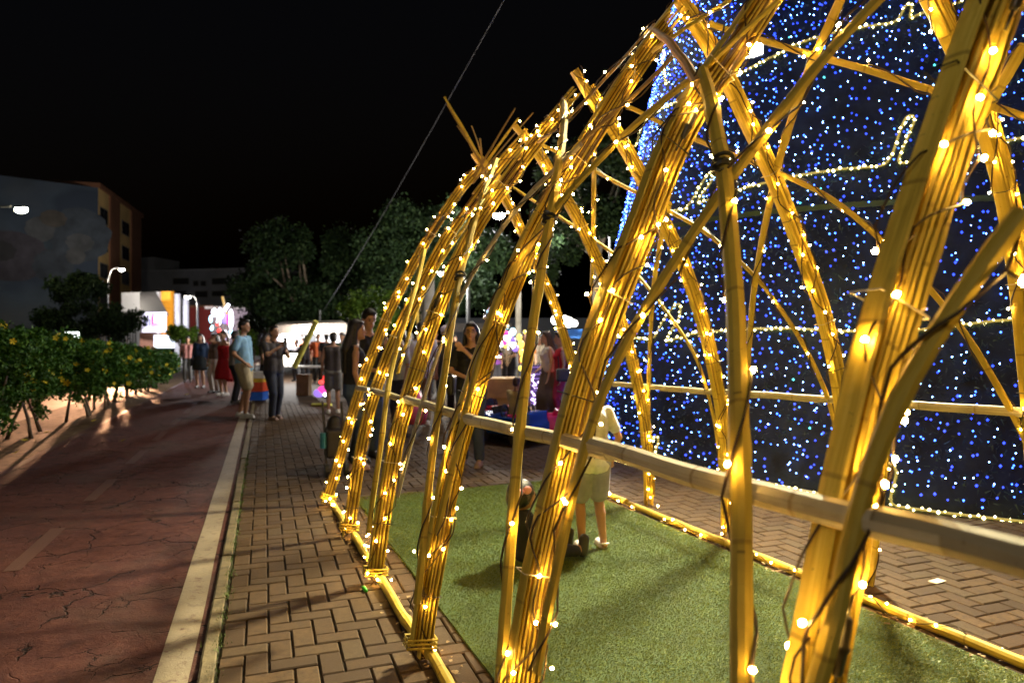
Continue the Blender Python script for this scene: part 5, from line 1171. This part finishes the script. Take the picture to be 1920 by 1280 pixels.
for i, (xp, yp, fc, h, lab, tc, bc) in enumerate(((352, 716, 200, 1.6, 'small far person in pink at the left of the crowd', (.5, .22, .2), (.1, .1, .1)), (573, 716, 30, 1.62, 'far person in black tee seen from behind near the tent', (.015, .014, .016), (.02, .02, .025)), (596, 718, 200, 1.7, 'far person in bright orange shirt under the tent', (.7, .14, .04), (.03, .03, .03)), (612, 722, 20, 1.66, 'far person in black with a grey stripe by the tent', (.02, .02, .02), (.05, .05, .05)), (566, 712, 90, 1.64, 'far person in red orange top among the tables', (.6, .12, .05), (.06, .06, .06)), (556, 714, 150, 1.5, 'far person in dark clothes left of the tent table', (.05, .04, .05), (.04, .04, .05)))):
    x, y = gpos(xp, yp); person(x, y, fc, h, lab, top=('shirt', tc, 'short'), bottom=('trousers', bc), vox=.028, female=i % 2 == 1, group='people far in the crowd')
for i, (xp, Y_, fc, h, lab, tc, bc, fm) in enumerate(((706, 17, 200, 1.68, 'person in maroon tee deep in the crowd behind the couple', (.2, .02, .03), (.03, .03, .05), False), (738, 19, 150, 1.6, 'woman in mustard top deep in the crowd', (.5, .32, .05), (.05, .05, .07), True),
        (768, 15.5, 170, 1.62, 'woman in pale pink top facing the camera left of the concrete column', (.6, .35, .38), (.25, .24, .26), True), (815, 18, 190, 1.72, 'man in light grey tee deep in the crowd right of the column', (.4, .4, .42), (.03, .03, .04), False),
        (851, 16.5, 200, 1.58, 'woman in turquoise top deep in the crowd', (.05, .3, .32), (.05, .05, .06), True), (905, 15.2, 160, 1.7, 'man in bright white tee behind the third arch leg', (.7, .68, .7), (.05, .06, .1), False),
        (928, 17.5, 210, 1.6, 'woman in purple top near the balloon cluster', (.2, .06, .32), (.04, .04, .05), True), (985, 17, 180, 1.66, 'man in faded orange tee behind the violet net box', (.55, .22, .06), (.04, .05, .08), False),
        (1012, 18.5, 150, 1.6, 'woman in cream top far behind the violet net box', (.6, .52, .4), (.1, .06, .05), True), (642, 18, 170, 1.66, 'man in dark green tee behind the grey shorts person', (.03, .09, .05), (.2, .18, .14), False))):
    x, y = at_y(xp, Y_); person(x, y, fc, h, lab, sk=('tan', 'light', 'brown')[i % 3], top=('shirt', tc, 'short'), bottom=('trousers', bc), vox=.026, female=fm, hair='long' if fm else 'short', group='people far in the crowd')
# couple at the last arch
x, y = at_y(664, 7.6); 
person(x, y, 290, 1.66, 'woman with long black hair in a black halter top and jeans beside the last arch', female=True, sk='tan', top=('top', (.012, .011, .012), 'none'), bottom=('trousers', (.05, .08, .16)), hair='long', wristR=(.24, .05, .90), wristL=(-.12, .32, 1.14), elbow_hint=(0, -.6, -.3), head_turn=-8, vox=.012, fat=1.06, shoes=mat('rose_shoe', (.5, .32, .3), .6))
x, y = at_y(690, 8.3)
person(x, y, 215, 1.81, 'man with short black hair in dark sleeveless shirt behind the long haired woman', sk='tan', top=('shirt', (.02, .018, .02), 'none'), bottom=('trousers', (.05, .09, .2)), head_tilt=-18, footR=(.16, .22), footL=(-.1, -.1), wristL=(-.1, .32, 1.2), vox=.012, shoes=mat('navy_shoe', (.05, .055, .08), .6))
x, y = at_y(625, 13.5); person(x, y, 20, 1.6, 'person in grey shorts standing behind the long haired woman', sk='tan', female=True, top=('shirt', (.05, .04, .04), 'none'), bottom=('shorts', (.2, .2, .19)), shoes=M_shoe_w, vox=.018)
x, y = at_y(752, 10.2); person(x, y, 120, 1.62, 'person in white and navy top carrying a pale bag between the arch legs', sk='tan', top=('shirt', (.45, .45, .5), 'short'), bottom=('trousers', (.03, .03, .06)), wristR=(.2, .3, 1.1), vox=.016)
x, y = at_y(790, 11.6); person(x, y, 12, 1.75, 'man in plain white shirt and khaki trousers seen from behind', sk='tan', top=('long_shirt', (.62, .60, .66), 'short'), bottom=('trousers', (.30, .22, .13)), vox=.014, fat=1.1, shoes=M_shoe_w)
x, y = at_y(835, 12.2); person(x, y, 190, 1.7, 'person in a white cap and black shirt behind the woman in glasses', sk='brown', top=('shirt', (.02, .02, .025), 'short'), bottom=('trousers', (.02, .02, .03)), hair=None, extras=cap((.62, .55, .66)), vox=.016)
x, y = at_y(884, 7.9)
person(x, y, 172, 1.64, 'woman in glasses and black clothes holding her hand to her chin', female=True, sk='light', top=('long_shirt', (.012, .012, .014), 'short'), bottom=('trousers', (.03, .045, .08)), hair='long', wristL=(.03, .24, 1.40), wristR=(.02, .2, 1.08), elbow_hint=(0, .3, -1.), head_turn=6, vox=.012, extras=both(glasses, handbag(1, z=.98)), shoes=mat('sandal', (.3, .2, .14), .6), footR=(.1, .0), footL=(-.12, .1), fat=1.05)
x, y = at_y(957, 14.6); person(x, y, 140, 1.70, 'balloon seller in a black tee with a round white print', sk='brown', top=('shirt', (.02, .02, .03), 'short'), bottom=('trousers', (.02, .02, .03)), wristR=(.12, .36, 1.15), wristL=(-.1, .34, 1.1), vox=.018, extras=lambda root, H, up, arms, legs, R: (lambda mb: (mb.ball(up(0, 1.25) + Vector((0, .12, 0)), (.085, .02, .085), 14, 6), mb.build('shirt_print', mat('print_white', (.5, .55, .65), .7), root)))(MB()))
x, y = at_y(1027, 12.0); person(x, y, 100, 1.60, 'woman with long brown hair in a white top and patterned long skirt', female=True, sk='light', top=('top', (.6, .56, .55), 'none'), bottom=('skirt', (.10, .07, .06)), skirt_len=.75, hair='long', hairm=M_hairb, vox=.015, wristR=(.2, .15, 1.0))
x, y = at_y(1052, 11.7); person(x, y, 95, 1.58, 'woman in a red sleeveless top and pink trousers next to the white top', female=True, sk='light', top=('long_shirt', (.45, .01, .03), 'none'), bottom=('trousers', (.42, .03, .10)), hair='short', vox=.016, extras=handbag(-1, z=.95))
# child standing on the carpet
x, y = gpos(1108, 1032)
def crocs(root, H, up, arms, legs, R):
    for hip, kn, an in legs:
        mb = MB(); rcone(mb, an + Vector((0, .0, -.05)), an + Vector((0, .14, -.05)), .048, .05); q = remesh('clog', mb, .014, mat('pale_clog', (.62, .55, .56), .55), root, 1)
        mb = MB(); mb.tube([an + Vector((-.05, .02, -.03)), an + Vector((-.04, -.055, -.01)), an + Vector((0, -.075, -.005)), an + Vector((.04, -.055, -.01)), an + Vector((.05, .02, -.03))], .008, 6); mb.build('clog_strap', M_shoe_w, q); q2 = MB(); q2.box(an + Vector((0, .04, -.082)), (.10, .27, .02)); q2.build('clog_sole', M_shoe_d, q)
person(x, y, 12, 1.17, 'small child in white tee and grey shorts standing on the grass carpet', cat='child', sk='tan', top=('long_shirt', (.74, .74, .84), 'short'), bottom=('shorts', (.30, .30, .44)), hair='short', wristR=(.27, .10, .92), wristL=(-.22, .2, .98), footR=(.14, .02), footL=(-.10, -.02), lean=.12, vox=.011, fat=1.12, shoes=None, extras=crocs, group='children at the tunnel')
# toddler sitting on the carpet
def toddler():
    Y = 4.35; p = Vector(((984 - 960) / 1280 * Y, Y, 0)); root = empty('person', (p.x, p.y, .014), math.radians(-62)); tag(root, 'toddler in black clothes with a pink hair bow sitting on the grass carpet', 'child', 'children at the tunnel')
    mb = MB(); hd = Vector((0, -.02, .43))
    mb.ball(hd, (.078, .088, .088), 12, 9); mb.ball(hd + Vector((0, .03, -.035)), (.06, .058, .055), 10, 8); rcone(mb, (0, -.02, .3), (0, -.02, .38), .03, .03)
    rcone(mb, (0, 0, .09), (0, -.02, .25), .085, .075); arms = []
    for s in (1, -1):
        rcone(mb, (s * .085, -.01, .29), (s * .12, .06, .19), .028, .024); rcone(mb, (s * .12, .06, .19), (s * .07, .17, .15), .023, .016)
        for q in (-.012, 0, .012): rcone(mb, (s * .07 + q, .175, .15), (s * .065 + q, .21, .14), .008, .006, 6)
        rcone(mb, (s * .05, .02, .07), (s * .11, .2, .08), .052, .042); rcone(mb, (s * .11, .2, .08), (s * .09, .36, .05), .04, .026); rcone(mb, (s * .09, .37, .04), (s * .09, .38, .10), .026, .022)
    remesh('body', mb, .009, skin(SK_['tan'], 'tan'), root)
    mb = MB(); rcone(mb, (0, 0, .1), (0, -.02, .26), .098, .09)
    for s in (1, -1): rcone(mb, (s * .08, -.01, .285), (s * .115, .05, .2), .038, .034)
    remesh('shirt', mb, .011, cloth('toddler_black', (.012, .012, .02)), root, 2)
    mb = MB()
    for s in (1, -1): rcone(mb, (s * .05, .0, .075), (s * .11, .2, .08), .066, .053); rcone(mb, (s * .11, .2, .08), (s * .09, .33, .05), .05, .038)
    remesh('trousers', mb, .011, cloth('toddler_black', (.012, .012, .02)), root, 2)
    for s in (1, -1): mb = MB(); rcone(mb, (s * .09, .38, .04), (s * .09, .395, .12), .038, .034); remesh('shoe', mb, .01, M_shoe_d, root, 1)
    mb = MB(); mb.ball(hd + Vector((0, -.012, .02)), (.086, .094, .086), 14, 9); mb.ball(hd + Vector((0, -.05, -.02)), (.078, .06, .07), 10, 8); mb.ball(hd + Vector((.02, -.02, .0)), (.075, .07, .075), 10, 8); remesh('hair', mb, .01, M_hair, root, 1)
    mb = MB(); c = hd + Vector((.095, -.045, .045))
    for s in (1, -1): mb.ball(c + Vector((0, s * .03, s * .006)), (.014, .032, .026), 10, 6)
    mb.ball(c, .012, 8, 6); mb.build('hair_bow', mat('pink_bow', (.75, .32, .36), .6), root, smooth=True)
    mb = MB()
    for s in (1, -1): mb.ball(hd + Vector((s * .028, .082, 0)), (.009, .006, .008), 6, 4)
    mb.build('eyes', M_eye, root)
toddler()
# ================================================================ TOYS, STALLS, BALLOONS
def toy_car(x, y, rz, col, label, s=1.):
    root = empty('toy_car', (x, y, 0), rz); root.scale = (s, s, s); tag(root, label, 'toy car', 'ride-on toy cars')
    m = mat('toy_%02d%02d' % (int(col[0] * 99), int(col[2] * 99)), col, .25, bstr=0, vary=.05)
    mb = MB(); mb.box((0, 0, .22), (.55, 1.0, .16)); mb.box((0, .36, .34), (.5, .3, .14)); mb.box((0, -.38, .36), (.5, .2, .2)); mb.box((.24, 0, .34), (.05, .5, .1)); mb.box((-.24, 0, .34), (.05, .5, .1)); remesh('body', mb, .025, m, root, 5)
    for sx in (1, -1):
        for sy in (.32, -.32):
            mb = MB(); mb.tube([(sx * .22, sy, .13), (sx * .32, sy, .13)], .13, 16); wl = mb.build('wheel', M_shoe_d, root, smooth=False); mb = MB(); mb.tube([(sx * .322, sy, .13), (sx * .33, sy, .13)], .07, 12); mb.build('hub', M_steel, wl)
    mb = MB(); mb.box((0, .16, .46), (.34, .03, .1), 0, Matrix.Rotation(-.5, 3, 'X')); mb.build('windscreen', M_dglass, root)
    mb = MB(); pts_ = [Vector((.09 * math.cos(q), .08, .44 + .09 * math.sin(q))) for q in np.linspace(0, 6.28, 14)]; mb.tube(pts_, .012, 6); mb.build('steering_wheel', M_tie, root)
    return root
x, y = at_y(955, 9.6); toy_car(x, y, 1.0, (.01, .05, .3), 'blue ride-on toy car carrying the boy in a yellow shirt'); x, y = at_y(1010, 9.9); toy_car(x, y, 1.7, (.6, .01, .16), 'pink ride-on toy car beside the blue one', .95); x, y = at_y(925, 10.6); toy_car(x, y, .6, (.5, .02, .03), 'red ride-on toy car half hidden behind a bundle')
x, y = at_y(968, 9.65); person(x, y + .1, 205 + 120, 1.12, 'boy in a pale yellow shirt sitting in the blue toy car', cat='child', sk='tan', top=('shirt', (.55, .45, .2), 'short'), bottom=('shorts', (.05, .08, .2)), hair='short', hairm=M_hairb, vox=.016, hipz=.32, z0=.18, footR=(.14, .42), footL=(-.14, .42), wristR=(.12, .34, 1.15), wristL=(-.12, .34, 1.15), group='children at the tunnel', shoes=M_shoe_w)
q = at_y(935, 12.0); b_ = MB(); b_.box((q[0], q[1], .62), (1.1, .6, .34)); b_.box((q[0], q[1], .3), (1.0, .5, .3)); tag(remesh('stall_counter', b_, .03, mat('stall_wood', (.55, .33, .10), .6), None, 1), 'yellow wooden stall counter behind the toy cars', 'counter')
# glowing net boxes and balloons
M_vio = emit_mat('violet_light', (.45, .25, 1), 1.0, False); M_wht = emit_mat('cool_light', (.8, .82, 1), 6, False); M_pink = emit_mat('pink_light', (1, .06, .45), 1.4, False); M_redl = emit_mat('red_light', (1, .05, .04), 3, False); M_cyan = emit_mat('cyan_light', (.4, .8, 1), 5, False); M_ylw = emit_mat('yellow_light', (1, .72, .1), 2.5, False)
nb = empty('light_net_box', (0, 0, 0)); tag(nb, 'tall glowing violet net box behind the toy cars', 'light decoration'); c0 = px(1003, 720, 12.6)
mb = MB()
for i in range(60): mb.ball((c0.x + rng.uniform(-.19, .19), c0.y + rng.uniform(-.02, .04), rng.uniform(.25, .95)), rng.uniform(.010, .020), 6, 4)
mb.build('net_bulbs', emit_mat('violet_bulb', (.8, .6, 1), 5, False), nb); mb = MB(); mb.box((c0.x, c0.y + .12, .6), (.42, .1, .78)); mb.build('net_panel', mat('violet_panel', (.07, .04, .14), .7), nb)
mb = MB()
for k in range(7): mb.tube([(c0.x - .2, c0.y + .04, .28 + k * .11), (c0.x + .2, c0.y + .04, .28 + k * .11 + rng.uniform(-.03, .03))], .005, 4)
mb.build('net_wire', M_vio, nb)
def balloon_tuft(x_, y_, Y, label, items, pole=True, zb=0.9):
    c = px(x_, y_, Y); root = empty('balloon_bunch', (c.x, c.y, 0)); tag(root, label, 'balloons', 'lit balloon bunches of the sellers')
    for (dx, dy, r_, m_, sq) in items:
        p = px(x_ + dx, y_ + dy, Y + rng.uniform(-.2, .2)); k = Y / 1280; mb = MB(); mb.ball((p.x - c.x, p.y - c.y, p.z), (r_ * k, r_ * k, r_ * k * sq), 12, 8); mb.build('balloon', m_, root, smooth=True)
        mb = MB(); mb.tube([(p.x - c.x, p.y - c.y, p.z - r_ * k), (0, 0, zb)], .004, 4); mb.build('string', M_tiew, root)
    if pole: mb = MB(); mb.tube([(0, 0, 0), (0, 0, c.z + .4)], .02, 6); mb.build('pole', M_steel, root)
I = [(-8, -14, 5, M_wht, 1.6), (2, -10, 7, M_wht, 1.2), (-15, -2, 3, M_cyan, 2.4), (0, 3, 4, M_wht, 1.8), (-13, 16, 3.2, M_cyan, 1.1), (1, 20, 3.5, M_redl, 1.4), (-2, 8, 3.2, M_redl, 1), (11, -6, 7, emit_mat('blue_violet', (.25, .18, 1), 2.2, False), 1.8), (17, -2, 2.6, M_pink, 4.5), (23, -2, 4.5, M_wht, 4.2), (23, 22, 3.2, M_cyan, 1.3), (-12, 12, 2.4, M_cyan, 1), (21, 30, 2.2, M_wht, 1), (-7, 33, 3, M_cyan, 1), (12, 24, 3.5, M_wht, 1.5), (10, 35, 4, M_vio, 1.)]
balloon_tuft(410, 600, 19.5, 'tall bunch of white, red and violet lit balloons above the red dress', I)
mb = MB(); mb.tube([px(425, 590, 19.5), px(417, 556, 19.5)], .035, 8); tag(mb.build('light_stick', emit_mat('amber_stick', (1, .6, .15), .8, False)), 'thin amber stick rising above the balloon bunch', 'light stick', 'lit sticks on the balloon bunch')
mb = MB(); mb.tube([px(421, 582, 19.4), px(429, 570, 19.4)], .045, 8); tag(mb.build('light_stick', M_wht), 'short white lit stick crossing the amber one', 'light stick', 'lit sticks on the balloon bunch')
mb = MB(); mb.tube([px(409, 586, 19.4), px(414, 578, 19.4)], .045, 8); tag(mb.build('light_stick', M_wht), 'short white lit stick left of the amber one', 'light stick', 'lit sticks on the balloon bunch')
I2 = [(rng.uniform(-16, 16), rng.uniform(-22, 22), rng.uniform(2.5, 7), [M_wht, M_vio, M_cyan, M_pink, M_wht, M_ylw][i % 6], rng.uniform(.9, 1.4)) for i in range(22)]
balloon_tuft(950, 632, 13.4, 'cluster of violet and white lit balloons held by the balloon seller', I2)
mb = MB(); c0 = px(922, 592, 12.8); mb.ball(c0, (.16, .16, .18), 16, 10); tag(mb.build('clear_balloon', mat('clear_balloon', (.5, .5, .62), .1, trans=.85, bstr=0, vary=.05), smooth=True), 'large clear balloon above the woman in glasses', 'balloon')
lb = empty('yellow_light_figure', (0, 0, 0)); tag(lb, 'yellow lit figure decoration between the balloons and the slanting brace', 'light decoration')
for (x_, y_, r_) in ((974, 632, 5), (977, 645, 6), (978, 660, 5), (980, 673, 5), (976, 690, 4), (984, 622, 3)): mb = MB(); mb.ball(px(x_, y_, 13.2), (r_ * 13.2 / 1280, .04, r_ * 13.2 / 1280 * 1.3), 8, 6); mb.build('lit_part', M_ylw, lb)
# pink dress shape and red one between the legs
for x_, y0_, y1_, w0, w1, Y, m_, nm, lab in ((775, 722, 792, .06, .26, 10.4, mat('pink_film', (.8, .12, .3), .3), 'pink_balloon', 'large pink cone shaped balloon between the fourth arch legs'), (880, 735, 760, .09, .12, 11, mat('red_cloth', (.5, .01, .02), .7), 'red_bag', 'red bag on the ground behind the woman in glasses')):
    a_, b2 = px(x_, y0_, Y), px(x_ - 6, y1_, Y); b2.z = max(b2.z, .03); mb = MB(); mb.tube([a_, a_.lerp(b2, .3), a_.lerp(b2, .7), b2], [w0, w0 + (w1 - w0) * .5, w1, w1 * .9], 16); tag(mb.build(nm, m_, smooth=True), lab, 'balloon' if 'pink' in nm else 'bag')
# yellow foam stick, cool box, tables, crates near the tent
mb = MB(); mb.tube([px(552, 688, 14), px(575, 640, 13.9), px(593, 602, 13.8)], .055, 12); tag(mb.build('foam_stick', mat('yellow_foam', (.62, .60, .12), .7)), 'long yellow foam stick held up at a slant', 'foam stick')
cb_ = empty('cool_box', (*at_y(478, 16.4), 0)); tag(cb_, 'white topped cool box with red, yellow and blue sides', 'cool box')
for z, hgt, c in ((.12, .2, (.02, .12, .6)), (.34, .22, (.65, .08, .03)), (.5, .1, (.75, .5, .04)), (.62, .16, (.75, .75, .75))): mb = MB(); mb.box((0, 0, z), (.5 if z < .6 else .58, .4, hgt - .003)); mb.build('side_band' if z < .6 else 'lid', mat('box_%d' % int(z * 100), c, .5, bstr=0), cb_)
tb = empty('folding_table', (*at_y(560, 17.5), 0)); tag(tb, 'white topped folding table with a lit display near the tent', 'table'); mb = MB(); mb.box((0, 0, .78), (1.5, .6, .04)); mb.build('tabletop', M_shoe_w, tb)
for sx in (-.7, .7):
    for sy in (-.25, .25): mb = MB(); mb.tube([(sx, sy, 0), (sx, sy, .76)], .018, 6); mb.build('leg', M_steel, tb)
dp = MB(); c0 = px(545, 676, 17.4); dp.box((c0.x, c0.y, .98), (.34, .2, .28)); tag(dp.build('lit_display', emit_mat('display', (1, .9, .7), 4, False)), 'small bright display box on the folding table', 'display')
dp = MB(); c0 = px(570, 715, 18.); dp.box((c0.x, c0.y, .28), (.32, .3, .56)); tag(dp.build('cardboard_box', mat('cardboard', (.34, .2, .10), .8)), 'upright cardboard box in front of the crowd', 'box')
for i, (x_, z, m_, l_) in enumerate(((598, .25, M_vio, 'violet lit toy on the ground by the tent'), (606, .32, M_pink, 'pink lit toy on the ground by the tent'), (603, .5, M_redl, 'red lit toy on top of the pink one'), (611, .22, M_wht, 'white lit toy at the right of the lit toys'))):
    c0 = px(x_, 700, 15.5); mb = MB(); mb.ball((c0.x, c0.y, z), (.13 if i < 2 else .06, .1, .10 if i < 2 else .05), 10, 7); mb.ball((c0.x + .06, c0.y, z + .1), .05, 8, 5); tag(mb.build('lit_toy', m_, smooth=True), l_, 'toy', 'lit toys on the ground')
mb = MB(); c0 = px(585, 728, 15); mb.tube([(c0.x, c0.y, .03), (c0.x + .45, c0.y - .1, .04)], .035, 8); tag(mb.build('foam_tube', mat('yellow_foam', (.62, .60, .12), .7)), 'short yellow foam tube lying on the bricks', 'foam stick')
# black trolley bag beside the couple
bg_ = empty('pushchair', (*at_y(628, 7.3), 0), .4); tag(bg_, 'black pushchair with a teal bottle at the side of the long haired woman', 'pushchair')
mb = MB(); mb.box((0, 0, .34), (.2, .26, .3)); rcone(mb, (0, .05, .45), (0, .0, .56), .1, .08); remesh('seat', mb, .02, M_shoe_d, bg_, 4)
for sx in (-.1, .1): mb = MB(); mb.tube([(sx - .02, -.12, .07), (sx + .02, -.12, .07)], .07, 14); mb.build('wheel', M_tie, bg_); mb = MB(); mb.tube([(sx, -.1, .1), (sx, .08, .5), (sx, .22, .75)], .012, 6); mb.build('handle_bar', M_steel, bg_)
mb = MB(); mb.tube([(-.13, -.08, .3), (-.13, -.08, .46)], .035, 10); mb.build('bottle', mat('teal', (.03, .2, .28), .4), bg_)
# green clip on the pavement
Y = 1280 * EYE / (1107 - 640); c0 = px(683, 1105, Y); mb = MB(); mb.tube([(c0.x - .02, c0.y + .03, .012), (c0.x, c0.y, .016), (c0.x + .02, c0.y - .035, .012)], [.006, .012, .009], 8); mb.tube([(c0.x - .014, c0.y + .03, .012), (c0.x + .01, c0.y, .012)], .006, 6); tag(mb.build('green_clip', mat('green_plastic', (.06, .5, .03), .4, bstr=0), smooth=True), 'small bright green plastic clip on the bricks by the fourth arch foot', 'clip')
Y = 1280 * EYE / (1090 - 640); c0 = px(1757, 1090, Y); mb = MB(); mb.box((c0.x, c0.y, .004), (.10, .05, .004), .5); tag(mb.build('paper_scrap', mat('paper', (.6, .52, .42), .8)), 'pale scrap of paper on the bricks right of the carpet', 'paper scrap')
print('BULBS', NB[0], 'objects', len(bpy.data.objects))
